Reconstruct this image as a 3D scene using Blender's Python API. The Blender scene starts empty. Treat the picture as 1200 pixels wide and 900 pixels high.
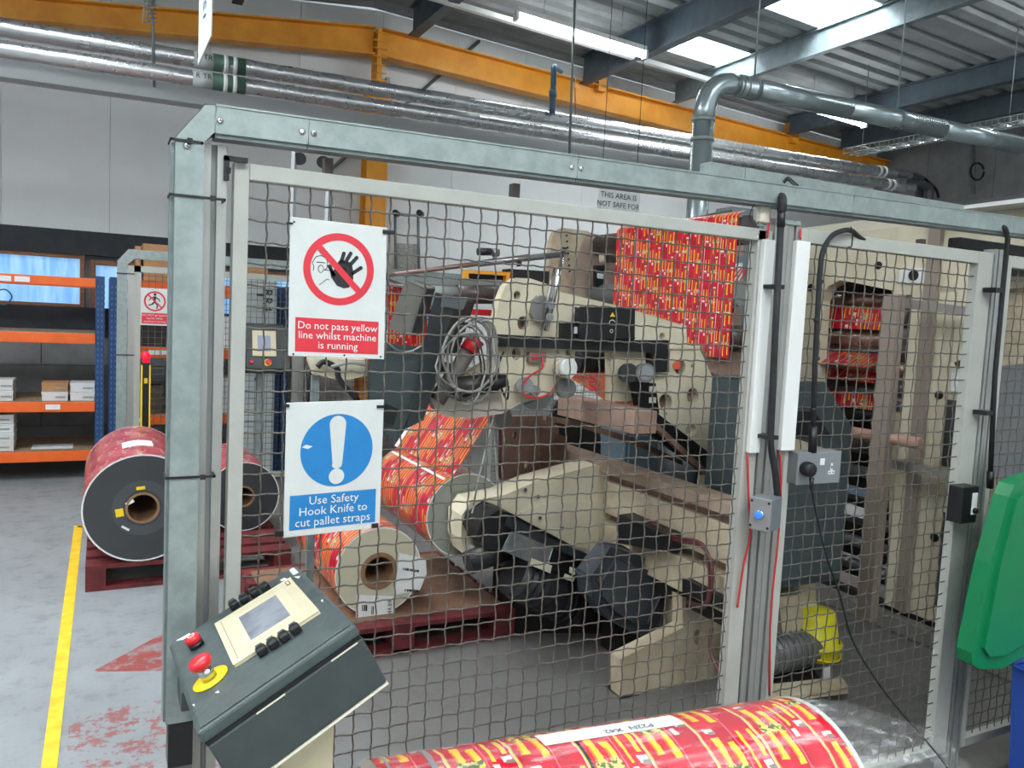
import bpy, math, random
from mathutils import Vector as V, Matrix
from mathutils.geometry import tessellate_polygon
random.seed(7)
SC = bpy.context.scene
COL = SC.collection
PI = math.pi

# ------------------------------------------------------------------ camera
FPX, PITCH, ROLL, YAW = 938.0, 0.0815, 0.0495, 0.4755
CAM = V((0, -1.76, 1.6))
_F = V((math.sin(YAW), math.cos(YAW), 0)); _R = V((math.cos(YAW), -math.sin(YAW), 0)); _U = V((0, 0, 1))
FW = _F*math.cos(PITCH) - _U*math.sin(PITCH)
U2 = _U*math.cos(PITCH) + _F*math.sin(PITCH)
RT = _R*math.cos(ROLL) + U2*math.sin(ROLL)
UP = U2*math.cos(ROLL) - _R*math.sin(ROLL)
cd = bpy.data.cameras.new('camera'); cam = bpy.data.objects.new('camera', cd); COL.objects.link(cam)
cd.sensor_fit = 'HORIZONTAL'; cd.sensor_width = 36; cd.lens = 36*FPX/1200
cd.clip_start = 0.02; cd.clip_end = 200
mw = Matrix.Identity(4)
for i in range(3):
    mw[i][0] = RT[i]; mw[i][1] = UP[i]; mw[i][2] = -FW[i]; mw[i][3] = CAM[i]
cam.matrix_world = mw
SC.camera = cam

# ------------------------------------------------------------------ world and exposure
w = bpy.data.worlds.new('world'); SC.world = w; w.use_nodes = True
bg = w.node_tree.nodes['Background']
bg.inputs[0].default_value = (0.88, 0.94, 1.0, 1); bg.inputs[1].default_value = 5.0
SC.view_settings.view_transform = 'Standard'; SC.view_settings.look = 'None'
SC.view_settings.exposure = 0.12; SC.view_settings.gamma = 1
SC.view_settings.use_curve_mapping = False

def area(name, loc, sx, sy, power, color=(1, 1, 1), rot=(0, 0, 0)):
    l = bpy.data.lights.new(name, 'AREA'); l.shape = 'RECTANGLE'; l.size = sx; l.size_y = sy
    l.energy = power; l.color = color
    o = bpy.data.objects.new(name, l); COL.objects.link(o); o.location = loc; o.rotation_euler = rot
    return o
# area lamps added above the rooflights to boost daylight, mostly out of view
DAY = (0.94, 0.975, 1.0)
for lx, ly, sx, sy, pw in ((6.3, 4.2, 1.2, .8, 260), (1.35, -3.5, 2.6, 2.0, 230), (-1.5, 3.3, 2.8, 2.2, 560), (-1.5, -3.5, 2.8, 2.0, 260),
                           (5.4, -3.5, 1.8, 2.0, 160), (-4.4, 1.5, 2.6, 2.0, 330), (7.4, -1.0, 1.8, 2.0, 200), (6.3, 6.0, 1.2, .5, 160)):
    area('added_rooflight_lamp', (lx, ly, 5.35), sx, sy, pw, DAY)

# ------------------------------------------------------------------ pixel to world helpers (reference frame 1200x900)
def ray(x, y): return FW + RT*((x-600)/FPX) - UP*((y-450)/FPX)
def PY(x, y, Y):
    d = ray(x, y); return CAM + d*((Y-CAM.y)/d.y)
def PX(x, y, X):
    d = ray(x, y); return CAM + d*((X-CAM.x)/d.x)
def PZ(x, y, Z=0.0):
    d = ray(x, y); return CAM + d*((Z-CAM.z)/d.z)
def PP(x, y, p, n):
    d = ray(x, y); return CAM + d*((p-CAM).dot(n)/d.dot(n))

# ------------------------------------------------------------------ materials
def s2l(c): return c/12.92 if c <= .04045 else ((c+.055)/1.055)**2.4
def rgb(h):
    if isinstance(h, str): return tuple(s2l(int(h[i:i+2], 16)/255) for i in (0, 2, 4)) + (1,)
    return tuple(h) + (1,)
class NT:
    def __init__(s, m): s.t = m.node_tree; s.n = s.t.nodes; s.l = s.t.links
    def new(s, typ, **k):
        n = s.n.new(typ)
        for a, b in k.items(): setattr(n, a, b)
        return n
    def put(s, sock, v):
        if isinstance(v, bpy.types.NodeSocket): s.l.new(v, sock)
        else: sock.default_value = v
    def math(s, op, a, b=0.0, c=0.0, clamp=False):
        n = s.new('ShaderNodeMath', operation=op, use_clamp=clamp)
        s.put(n.inputs[0], a); s.put(n.inputs[1], b)
        if op in ('MULTIPLY_ADD', 'SMOOTH_MIN', 'COMPARE'): s.put(n.inputs[2], c)
        return n.outputs[0]
    def mix(s, f, a, b):
        n = s.new('ShaderNodeMix', data_type='RGBA')
        s.put(n.inputs[0], f); s.put(n.inputs[6], a); s.put(n.inputs[7], b)
        return n.outputs[2]
    def noise(s, vec, scale, detail=3, rough=.5):
        n = s.new('ShaderNodeTexNoise'); s.put(n.inputs['Vector'], vec)
        n.inputs['Scale'].default_value = scale; n.inputs['Detail'].default_value = detail; n.inputs['Roughness'].default_value = rough
        return n.outputs[0]
    def ramp(s, f, lo, hi):
        n = s.new('ShaderNodeMapRange'); s.put(n.inputs[0], f); n.inputs[1].default_value = lo; n.inputs[2].default_value = hi
        n.clamp = True; return n.outputs[0]
    def inside(s, v, a, b):
        return s.math('MULTIPLY', s.math('GREATER_THAN', v, a), s.math('LESS_THAN', v, b))
    def frac(s, v): return s.math('FRACT', v)
MATS = {}
def mat(name, col='808080', rough=.5, metal=0.0, var=.0, vscale=8, col2=None, bump=0.0, bscale=60, emit=0, alpha=1.0, spec=.5, coat=0, stretch=None):
    if name in MATS: return MATS[name]
    m = bpy.data.materials.new(name); m.use_nodes = True; t = NT(m); b = t.n['Principled BSDF']
    b.inputs['Base Color'].default_value = rgb(col); b.inputs['Roughness'].default_value = rough
    b.inputs['Metallic'].default_value = metal; b.inputs['Specular IOR Level'].default_value = spec
    b.inputs['Coat Weight'].default_value = coat
    tc = t.new('ShaderNodeTexCoord').outputs['Object']
    if stretch:
        mp = t.new('ShaderNodeMapping'); t.put(mp.inputs[0], tc); mp.inputs['Scale'].default_value = stretch; tc = mp.outputs[0]
    if col2 or var:
        c1 = rgb(col); c2 = rgb(col2) if col2 else tuple(x*(1-var) for x in c1[:3])+(1,)
        f = t.ramp(t.noise(tc, vscale, 5, .62), .38, .64)
        t.put(b.inputs['Base Color'], t.mix(f, c1, c2))
        t.put(b.inputs['Roughness'], t.math('MULTIPLY_ADD', f, .12, rough-.04))
    if bump:
        bp = t.new('ShaderNodeBump'); bp.inputs['Strength'].default_value = bump; bp.inputs['Distance'].default_value = .004
        t.put(bp.inputs['Height'], t.noise(tc, bscale, 4)); t.put(b.inputs['Normal'], bp.outputs[0])
    if emit:
        b.inputs['Emission Color'].default_value = rgb(col); b.inputs['Emission Strength'].default_value = emit
    if alpha < 1: b.inputs['Alpha'].default_value = alpha
    MATS[name] = m; return m

galv = mat('galvanised_steel', '84908d', .45, .35, col2='95a09d', vscale=26, bump=.05, bscale=120)
galv_dark = mat('galvanised_dark', '6f7a7a', .5, .5, col2='7f8a88', vscale=22)
alu = mat('aluminium_profile', 'a9aba6', .38, .65, var=.08, vscale=12)
alu_dark = mat('aluminium_groove', '7c7f7d', .5, .3, var=.1)
pframe = mat('grey_powdercoat', 'a6a8a0', .5, 0, var=.07, vscale=14)
wire = mat('mesh_wire', '4d4a45', .42, .3, col2='6a665e', vscale=60)
blk = mat('black_plastic', '15171a', .45, 0, var=.2, vscale=20)
blk2 = mat('black_rubber', '1d1f21', .7, 0, var=.2, vscale=30)
beige = mat('beige_enamel', 'd3ccb4', .42, 0, col2='c2b99e', vscale=5, bump=.05, bscale=25)
beige_dirty = mat('beige_enamel_worn', 'beb398', .5, 0, col2='a0917a', vscale=6, bump=.05, bscale=30)
brownish = mat('oily_brown_steel', '8a6f60', .45, .15, col2='6b5146', vscale=9)
pinkish = mat('primed_pink_steel', 'a98d7d', .5, .1, col2='8f7466', vscale=6)
dkgrey = mat('dark_grey_enamel', '3c4444', .42, 0, col2='343b3b', vscale=18, bump=.03)
conmat = mat('console_green_grey', '475352', .38, 0, col2='3d4847', vscale=22, bump=.05, bscale=90)
white = mat('white_plastic', 'dcdfdb', .45, 0, var=.04)
paper = mat('white_paper', 'dfe2e0', .6, 0, var=.05, vscale=20)
signw = mat('sign_white', 'c9cecb', .35, 0, var=.06, vscale=14)
signred = mat('sign_red', 'cf2f3c', .4, 0, var=.08, vscale=40)
signblue = mat('sign_blue', '1f7ab8', .4, 0, var=.06, vscale=30)
signblack = mat('sign_black', '1c1c1e', .5)
orange = mat('rack_orange', 'e8651f', .4, 0, var=.1, vscale=10)
rblue = mat('rack_blue', '1d4473', .42, 0, var=.12, vscale=16)
yellow_steel = mat('yellow_steel', 'eaa22e', .45, 0, col2='da8f20', vscale=3)
navy = mat('navy_steel', '4a5963', .5, 0, col2='414e58', vscale=6)
purl = mat('galvanised_purlin', '7d8c90', .5, .25, col2='6d7c80', vscale=9)
foil = mat('foil_lagging', 'c6c9ca', .27, .8, var=.05, vscale=6, bump=.22, bscale=22)
ductm = mat('spiral_duct_steel', 'a9b8ba', .27, .7)
cladm = mat('wall_cladding', 'e0e3e2', .55, 0, var=.05, vscale=2, bump=.02)
cladj = mat('wall_joint', '8d9292', .6)
conc = mat('wall_concrete', '8f9292', .85, 0, col2='7f8282', vscale=3, bump=.2, bscale=50)
darkwall = mat('dark_lintel', '1d242c', .6, 0, var=.2)
timber = mat('window_timber', '8a5a38', .5, 0, col2='6f4529', vscale=12, stretch=(1, 1, 6))
board = mat('chipboard', '9a8468', .8, 0, col2='80694f', vscale=30)
card = mat('cardboard', 'b0845c', .8, 0, var=.1, vscale=9)
boxwhite = mat('white_carton', 'cfd2d0', .7, 0, var=.06)
maroon = mat('pallet_red', '6e2326', .7, 0, col2='4b1a1d', vscale=12, bump=.2, bscale=40)
coreface = mat('reel_end_dark', '3a3f42', .35, 0, var=.12, vscale=6)
coreface_green = mat('reel_end_grey', '8b8f86', .35, 0, var=.08, vscale=6)
coreface_tan = mat('reel_end_tan', 'bdb8a0', .35, 0, var=.06, vscale=5)
kraft = mat('core_board', '8a6b4c', .7, 0, var=.15)
yellow = mat('bright_yellow', 'f0d11a', .4, 0, var=.06)
yellow_soft = mat('bucket_yellow', 'd8d01c', .4, 0, var=.12, vscale=9)
redp = mat('red_plastic', 'd0242f', .3, 0, var=.05)
redc = mat('red_cable', 'b02a2c', .45)
chrome = mat('chrome', 'c4c6c6', .16, 1.0)
steel = mat('worked_steel', '8c8e8e', .3, .85, var=.15)
roller_dk = mat('rubber_roller', '4a403c', .35, 0, col2='3a302d', vscale=6)
roller_pk = mat('copper_roller', '9c7a6c', .25, .5, var=.15)
screen = mat('screen_glass', '8d929b', .12, 0, col2='6d7079', vscale=14)
hmi = mat('hmi_cream', 'cbc3a4', .45, 0, var=.05, vscale=20)
binm = mat('bin_green', '0b7a49', .35, 0, var=.08, vscale=6)
binblue = mat('bin_blue', '23489a', .4, 0, var=.08)
bluebtn = mat('blue_button', '2a6bff', .25, emit=.9)
redled = mat('red_beacon', 'd81830', .3, emit=1.0)
tube = mat('fluorescent_tube', 'f6fbff', .4, emit=34)
cable_g = mat('grey_cable', '8d8e88', .5)
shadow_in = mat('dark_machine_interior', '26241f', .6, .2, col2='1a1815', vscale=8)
brown_p = mat('bronze_rod', '7a625a', .35, .4, var=.2)

def film_material(name, warp=.003, sc=1.0, fg=False, satin=.3, st=1.0, crimson=False):
    m = bpy.data.materials.new(name); m.use_nodes = True; t = NT(m); b = t.n['Principled BSDF']
    uv = t.new('ShaderNodeUVMap'); uv.uv_map = 'UVMap'
    sp = t.new('ShaderNodeSeparateXYZ'); t.put(sp.inputs[0], uv.outputs[0])
    u, v = sp.outputs[0], sp.outputs[1]
    nz = t.noise(uv.outputs[0], 24, 2)
    wob = t.math('MULTIPLY', t.math('SUBTRACT', nz, .5), warp)
    u2 = t.math('ADD', u, wob); v2 = t.math('ADD', v, wob)
    W, H = .128*sc, .172*sc*st
    x = t.math('DIVIDE', u2, W); cidx = t.math('FLOOR', x); x = t.frac(x)
    y = t.frac(t.math('ADD', t.math('DIVIDE', v2, H), t.math('MULTIPLY', cidx, .37)))
    red = rgb('d31c34' if fg else 'c8172e'); dred = rgb('b5142c' if fg else 'a81228'); yel = rgb('f6c433'); orn = rgb('e07a28')
    wht = rgb('f0dcd6'); pink = rgb('ea6a78'); gry = rgb('8d7a70'); grn = rgb('4f6b35')
    c = t.mix(t.ramp(t.noise(uv.outputs[0], 14/sc, 3), .4, .62), red, dred)
    if crimson: yel, orn, red, dred = rgb('e58f8a'), rgb('c8505c'), rgb('b01f3c'), rgb('941833')
    if crimson: c = t.mix(t.ramp(t.noise(uv.outputs[0], 14/sc, 3), .4, .62), red, dred)
    def rect(a0, a1, b0, b1, cc, cur, slant=0):
        xx = t.math('ADD', x, t.math('MULTIPLY', y, slant)) if slant else x
        return t.mix(t.math('MULTIPLY', t.inside(xx, a0, a1), t.inside(y, b0, b1)), cur, cc)
    k = 1.0 if fg else .62
    c = rect(.12, .12+.13*k, .14, .86, yel, c, .03)
    c = rect(.12, .12+.035, .24, .84, orn, c, .03)
    c = rect(.33, .33+.13*k, .22, .92, yel, c, -.03)
    c = rect(.33, .365, .30, .86, orn, c, -.03)
    c = rect(.62, .67, .10, .52, yel, c)
    c = rect(.60, .69, .56, .66, wht, c)
    c = rect(.82, .82+.08*k, .10, .42, yel, c, .02)
    c = rect(.76, .92, .46, .54, wht, c)
    c = rect(.80, .94, .51, .56, gry, c)
    c = rect(.10, .26, .02, .08, wht, c)
    c = rect(.15, .28, .06, .10, gry, c)
    c = rect(.52, .545, .0, 1.0, pink, c)
    if fg:
        c = rect(.955, .985, .0, 1.0, yel, c); c = rect(.94, .952, .0, 1.0, wht, c); c = rect(.985, 1.0, 0, 1, gry, c)
    else:
        c = rect(.955, .985, .0, 1.0, wht, c)
    lz = t.math('MULTIPLY', t.inside(x, .08, .50), t.inside(t.math('ADD', y, t.math('MULTIPLY', t.math('SINE', t.math('MULTIPLY', x, 60)), .018)), .46, .57))
    lz2 = t.math('MULTIPLY', lz, t.ramp(t.noise(uv.outputs[0], 90/sc, 2), .47, .52))
    c = t.mix(t.math('MULTIPLY', lz, .7), c, rgb('efe08c')); c = t.mix(lz2, c, grn if fg else gry)
    t.put(b.inputs['Base Color'], c); b.inputs['Roughness'].default_value = satin
    b.inputs['Coat Weight'].default_value = .4; b.inputs['Coat Roughness'].default_value = .12
    bp = t.new('ShaderNodeBump'); bp.inputs['Strength'].default_value = .15; bp.inputs['Distance'].default_value = .01
    t.put(bp.inputs['Height'], t.noise(uv.outputs[0], 12, 3)); t.put(b.inputs['Normal'], bp.outputs[0])
    return m
film = film_material('printed_film', sc=1.0, st=2.3, warp=.002)
film_crimson = film_material('printed_film_crimson', sc=1.0, st=1.2, crimson=True)
film_fine = film_material('printed_film_fine', sc=1.0, st=.95)
film_fg = film_material('printed_film_large', sc=1.15, fg=True, satin=.22, st=1.25, warp=.012)

def floor_material():
    m = bpy.data.materials.new('painted_concrete'); m.use_nodes = True; t = NT(m); b = t.n['Principled BSDF']
    g = t.new('ShaderNodeNewGeometry').outputs['Position']
    sp = t.new('ShaderNodeSeparateXYZ'); t.put(sp.inputs[0], g); X, Y = sp.outputs[0], sp.outputs[1]
    n1 = t.noise(g, 1.1, 6, .65); n2 = t.noise(g, 9, 5, .7); n3 = t.noise(g, 40, 4, .7)
    c = t.mix(t.ramp(n1, .35, .65), rgb('8f9597'), rgb('7d8385'))
    c = t.mix(t.math('MULTIPLY', t.ramp(n2, .52, .66), .55), c, rgb('6f7271'))
    c = t.mix(t.math('MULTIPLY', t.ramp(n3, .60, .72), .35), c, rgb('585a58'))
    # darker, browner floor inside the guard
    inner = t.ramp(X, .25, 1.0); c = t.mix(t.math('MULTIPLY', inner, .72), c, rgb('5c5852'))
    # worn red paint: a wedge by the guard and a scuffed band nearer the camera
    wedge = t.math('MULTIPLY', t.math('LESS_THAN', X, .55), t.math('MULTIPLY', t.inside(t.math('SUBTRACT', Y, t.math('MULTIPLY', X, -.35)), 1.98, 2.62), t.math('GREATER_THAN', t.math('SUBTRACT', X, t.math('MULTIPLY', t.math('ABSOLUTE', t.math('SUBTRACT', Y, 2.0)), .9)), -.02)))
    c = t.mix(t.math('MULTIPLY', wedge, t.ramp(n2, .62, .5)), c, rgb('8e4a46'))
    band = t.math('MULTIPLY', t.math('GREATER_THAN', X, -.10), t.math('LESS_THAN', Y, 1.62))
    sc = t.ramp(t.math('ADD', t.math('MULTIPLY', n2, .6), t.math('MULTIPLY', n3, .4)), .50, .54)
    c = t.mix(t.math('MULTIPLY', t.math('MULTIPLY', band, t.math('LESS_THAN', X, .45)), t.math('MULTIPLY', sc, .8)), c, rgb('8a4b49'))
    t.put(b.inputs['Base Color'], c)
    t.put(b.inputs['Roughness'], t.math('MULTIPLY_ADD', n2, .35, .28))
    bp = t.new('ShaderNodeBump'); bp.inputs['Strength'].default_value = .25; bp.inputs['Distance'].default_value = .004
    t.put(bp.inputs['Height'], n3); t.put(b.inputs['Normal'], bp.outputs[0])
    return m
floorm = floor_material()
def roof_material():
    m = mat('roof_sheet_underside', '9a9f9f', .6, .05, col2='8a8f8f', vscale=2.5); return m
roofm = roof_material()
def plastic_wrap():
    m = bpy.data.materials.new('stretch_wrap'); m.use_nodes = True; t = NT(m)
    g = t.n['Principled BSDF']; g.inputs['Base Color'].default_value = (.9, .92, .92, 1); g.inputs['Roughness'].default_value = .12
    tr = t.new('ShaderNodeBsdfTransparent'); mx = t.new('ShaderNodeMixShader')
    tc = t.new('ShaderNodeTexCoord').outputs['Object']
    mq = t.new('ShaderNodeMapping'); t.put(mq.inputs[0], tc); mq.inputs['Scale'].default_value = (.25, 1, 1)
    n = t.noise(mq.outputs[0], 34, 5, .7)
    t.put(mx.inputs[0], t.math('MULTIPLY_ADD', t.ramp(n, .52, .72), .42, .05))
    t.l.new(tr.outputs[0], mx.inputs[1]); t.l.new(g.outputs[0], mx.inputs[2])
    bp = t.new('ShaderNodeBump'); bp.inputs['Strength'].default_value = .5; bp.inputs['Distance'].default_value = .01
    mp = t.new('ShaderNodeMapping'); t.put(mp.inputs[0], tc); mp.inputs['Scale'].default_value = (.35, 1, 1)
    t.put(bp.inputs['Height'], t.noise(mp.outputs[0], 38, 5, .7)); t.put(g.inputs['Normal'], bp.outputs[0])
    t.l.new(mx.outputs[0], t.n['Material Output'].inputs[0])
    return m
wrapm = plastic_wrap()
def clear_sheet(name, col, k):
    m = bpy.data.materials.new(name); m.use_nodes = True; t = NT(m)
    g = t.n['Principled BSDF']; g.inputs['Base Color'].default_value = col; g.inputs['Roughness'].default_value = .15
    tr = t.new('ShaderNodeBsdfTransparent'); mx = t.new('ShaderNodeMixShader'); mx.inputs[0].default_value = k
    t.l.new(tr.outputs[0], mx.inputs[1]); t.l.new(g.outputs[0], mx.inputs[2]); t.l.new(mx.outputs[0], t.n['Material Output'].inputs[0])
    return m
def window_material():
    # frosted panes glowing with blue daylight behind them
    m = bpy.data.materials.new('frosted_daylit_pane'); m.use_nodes = True; t = NT(m); b = t.n['Principled BSDF']
    tc = t.new('ShaderNodeTexCoord').outputs['Object']
    mp = t.new('ShaderNodeMapping'); t.put(mp.inputs[0], tc); mp.inputs['Scale'].default_value = (1, 1, .12)
    c = t.mix(t.ramp(t.noise(mp.outputs[0], 16, 3), .35, .7), rgb('6fa8dd'), rgb('9cc8ee'))
    c = t.mix(t.ramp(t.noise(tc, 1.6, 3), .52, .7), c, rgb('c2e2fa'))
    t.put(b.inputs['Base Color'], c); t.put(b.inputs['Emission Color'], c); b.inputs['Emission Strength'].default_value = .75
    b.inputs['Roughness'].default_value = .25
    return m
panem = window_material()
skylm = clear_sheet('rooflight_grp', (.95, .97, 1, 1), .25)

# ------------------------------------------------------------------ mesh builder
class MB:
    def __init__(s): s.v = []; s.f = []; s.uv = None; s.sm = []
    def add(s, vs, fs, smooth=False):
        o = len(s.v); s.v += [V(p) for p in vs]; s.f += [tuple(i+o for i in f) for f in fs]; s.sm += [smooth]*len(fs); return s
    def box(s, a, b):
        x0, y0, z0 = (min(a[i], b[i]) for i in range(3)); x1, y1, z1 = (max(a[i], b[i]) for i in range(3))
        return s.add([(x0,y0,z0),(x1,y0,z0),(x1,y1,z0),(x0,y1,z0),(x0,y0,z1),(x1,y0,z1),(x1,y1,z1),(x0,y1,z1)],
                     [(0,3,2,1),(4,5,6,7),(0,1,5,4),(1,2,6,5),(2,3,7,6),(3,0,4,7)])
    def obox(s, o, a, b, c):      # corner + three edge vectors
        o, a, b, c = V(o), V(a), V(b), V(c)
        fs = [(0,3,2,1),(4,5,6,7),(0,1,5,4),(1,2,6,5),(2,3,7,6),(3,0,4,7)]
        return s.add([o, o+a, o+a+b, o+b, o+c, o+a+c, o+a+b+c, o+b+c], fs)
    def prism(s, pts, ext, holes=(), hole_floor=True):
        pts = [V(p) for p in pts]; ext = V(ext); loops = [pts]+[[V(q) for q in h] for h in holes]
        flat = [p for l in loops for p in l]; n = len(flat)
        tris = tessellate_polygon(loops)
        vs = flat + [p+ext for p in flat]
        fs = [tuple(t) for t in tris] + [tuple(i+n for i in reversed(t)) for t in tris]
        k = 0
        for l in loops:
            m = len(l)
            for i in range(m): fs.append((k+i, k+(i+1) % m, n+k+(i+1) % m, n+k+i))
            k += m
        return s.add(vs, fs)
    def tube(s, pts, r, n=8, caps=True, closed=False, smooth=True):
        pts = [V(p) for p in pts]; m = len(pts); rs = r if isinstance(r, (list, tuple)) else [r]*m
        vs = []; fs = []; ref = None
        for i, p in enumerate(pts):
            a = pts[i-1] if (i or closed) else p; b = pts[(i+1) % m] if (i < m-1 or closed) else p
            d = (b-a).normalized()
            if ref is None:
                ref = d.orthogonal().normalized()
            ref = (ref - d*ref.dot(d)); ref = ref.normalized() if ref.length > 1e-6 else d.orthogonal().normalized()
            q = d.cross(ref)
            for k in range(n):
                t = 2*PI*(k+.5)/n; vs.append(p + (ref*math.cos(t)+q*math.sin(t))*rs[i])
        for i in range(m if closed else m-1):
            for k in range(n):
                a = i*n+k; b = i*n+(k+1) % n; j = (i+1) % m
                fs.append((a, b, j*n+(k+1) % n, j*n+k))
        s.add(vs, fs, smooth)
        if caps and not closed:
            o = len(s.v)-len(vs)
            s.f += [tuple(o+k for k in reversed(range(n))), tuple(o+(m-1)*n+k for k in range(n))]; s.sm += [False, False]
        return s
    def cyl(s, a, b, r, r2=None, n=20): return s.tube([a, b], [r, r if r2 is None else r2], n)
    def ring(s, c, axis, r0, r1, h, n=32):     # annular disc of height h along axis
        c = V(c); d = V(axis).normalized(); e = d.orthogonal().normalized(); q = d.cross(e); vs = []; fs = []
        for k in range(n):
            t = 2*PI*k/n; u = e*math.cos(t)+q*math.sin(t)
            vs += [c+u*r0, c+u*r1, c+u*r1+d*h, c+u*r0+d*h]
        for k in range(n):
            a = 4*k; b = 4*((k+1) % n)
            for j in range(4): fs.append((a+j, b+j, b+(j+1) % 4, a+(j+1) % 4))
        return s.add(vs, fs)
    def lathe(s, c, axis, prof, n=28, smooth=True):    # prof: (distance along axis, radius)
        c = V(c); d = V(axis).normalized()
        s.tube([c+d*p[0] for p in prof], [max(p[1], 1e-4) for p in prof], n, True, False, smooth)
        return s
    def build(s, name, m, parent=None, label=None, bevel=0, stuff=False):
        me = bpy.data.meshes.new(name)
        off = root_of(parent).location.copy() if parent else V((0, 0, 0))
        me.from_pydata([p-off for p in s.v], [], s.f); me.validate()
        for p, q in zip(me.polygons, s.sm): p.use_smooth = q
        if s.uv:
            ul = me.uv_layers.new(name='UVMap')
            for lp in me.loops: ul.data[lp.index].uv = s.uv[lp.vertex_index]
        me.materials.append(m)
        o = bpy.data.objects.new(name, me); COL.objects.link(o)
        if parent: o.parent = parent
        if label: o['label'] = label
        if stuff: o['kind'] = 'stuff'
        if bevel:
            b = o.modifiers.new('bevel', 'BEVEL'); b.width = bevel; b.segments = 2; b.limit_method = 'ANGLE'; b.angle_limit = .7
        return o
def root_of(o):
    while o.parent: o = o.parent
    return o
def thing(name, label, cat, loc=(0, 0, 0), group=None, structure=False):
    o = bpy.data.objects.new(name, None); COL.objects.link(o); o.location = V(loc); o.empty_display_size = .1
    if structure: o['kind'] = 'structure'
    o['label'] = label; o['category'] = cat
    if group: o['group'] = group
    return o
def tag(o, label, cat, group=None):
    o['label'] = label; o['category'] = cat
    if group: o['group'] = group
    return o
def box(name, a, b, m, parent=None, bevel=0, label=None): return MB().box(a, b).build(name, m, parent, label, bevel)
def polyY(px, Y, th, holes=()):
    return MB().prism([PY(x, y, Y) for x, y in px], (0, th, 0), [[PY(x, y, Y) for x, y in h] for h in holes])
def polyX(px, X, th): return MB().prism([PX(x, y, X) for x, y in px], (th, 0, 0))
def oval(cx, cy, rx, ry, n=16): return [(cx+rx*math.cos(2*PI*i/n), cy+ry*math.sin(2*PI*i/n)) for i in range(n)]
def circ3(c, r, n=20, ax='Y'):
    out = []
    for i in range(n):
        t = 2*PI*i/n
        out.append(V(c)+(V((math.cos(t)*r, 0, math.sin(t)*r)) if ax == 'Y' else V((0, math.cos(t)*r, math.sin(t)*r))))
    return out
def smooth_path(pts, k=6):
    pts = [V(p) for p in pts]; out = []
    P = [pts[0]]+pts+[pts[-1]]
    for i in range(1, len(P)-2):
        for j in range(k):
            t = j/k; a, b, c, d = P[i-1], P[i], P[i+1], P[i+2]
            out.append(.5*((2*b)+(c-a)*t+(2*a-5*b+4*c-d)*t*t+(3*b-a-3*c+d)*t**3))
    out.append(pts[-1]); return out
def sheet(prof, wv, v0=0.0, u0=0.0, nu=1):
    """surface swept along profile points, wv = width vector; UV in metres"""
    b = MB(); prof = [V(p) for p in prof]; wv = V(wv); uv = []; L = v0; n = len(prof)
    for i, p in enumerate(prof):
        if i: L += (p-prof[i-1]).length
        for j in range(nu+1):
            b.v.append(p+wv*(j/nu)); uv.append((u0+wv.length*j/nu, L))
    for i in range(n-1):
        for j in range(nu):
            a = i*(nu+1)+j; b.f.append((a, a+1, a+nu+2, a+nu+1)); b.sm.append(True)
    b.uv = uv; return b
def text_mesh(name, s, size, o, xd, yd, m, parent, align='CENTER', depth=.0006, spacing=1.0):
    cu = bpy.data.curves.new(name, 'FONT'); cu.body = s; cu.size = size; cu.align_x = align; cu.align_y = 'CENTER'
    cu.space_line = spacing; cu.resolution_u = 2
    tmp = bpy.data.objects.new(name, cu); COL.objects.link(tmp)
    dg = bpy.context.evaluated_depsgraph_get(); me = bpy.data.meshes.new_from_object(tmp.evaluated_get(dg))
    bpy.data.objects.remove(tmp)
    xd = V(xd).normalized(); yd = V(yd).normalized(); nd = xd.cross(yd); o = V(o)
    b = MB(); n = len(me.vertices)
    vs = [o+xd*v.co.x+yd*v.co.y+nd*depth for v in me.vertices]
    b.add(vs, [tuple(p.vertices) for p in me.polygons])
    bpy.data.meshes.remove(me); bpy.data.curves.remove(cu)
    return b.build(name, m, parent)
EX, EY, EZ = V((1, 0, 0)), V((0, 1, 0)), V((0, 0, 1))
# ================================================================== STRUCTURE
YW = 7.45
def roofz(x): return 5.05-.05*(x-2.7) if x > 2.7 else 5.05-.12*(2.7-x)
fl = MB().box((-6, -4.6, -.12), (11.3, 7.6, 0)).build('floor', floorm); fl['kind'] = 'structure'; fl['label'] = 'worn grey painted concrete factory floor'

# back wall with cladding panels
wb = thing('wall_back', 'pale clad rear wall of the factory hall', 'wall', (0, YW, 0), structure=True)
box('backing', (-6, YW+.06, 0), (11.3, YW+.16, 5.2), cladj, wb)
x = -5.52; k = 0
while x < 11.1:
    x1 = min(x+.93, 11.2); z0 = 2.26 if x1 < 2.0 else .55
    MB().prism([(x+.002, YW, z0), (x1-.002, YW, z0), (x1-.002, YW, roofz(x1)-.01), (x+.002, YW, roofz(x)-.01)], (0, .05, 0)).build('cladding_panel', cladm, wb)
    x = x1
box('lintel', (-4, YW-.12, 2.02), (2.06, YW+.05, 2.255), darkwall, wb)
box('lower_band', (-4, YW-.10, 1.22), (2.06, YW+.05, 1.50), darkwall, wb)
for i in range(4):
    for j in range(8):
        xx = -3.9+j*.75+(.37 if i % 2 else 0)
        box('block', (xx, YW-.06, .005+i*.304), (min(xx+.743, 2.06), YW+.04, .005+i*.304+.298), conc, wb)
box('plinth', (2.06, YW-.03, 0), (11.2, YW+.05, .55), conc, wb)
box('pipe_bracket_rail', (2.9, YW-.05, 3.2), (2.94, YW, 4.3), galv, wb)
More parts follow.
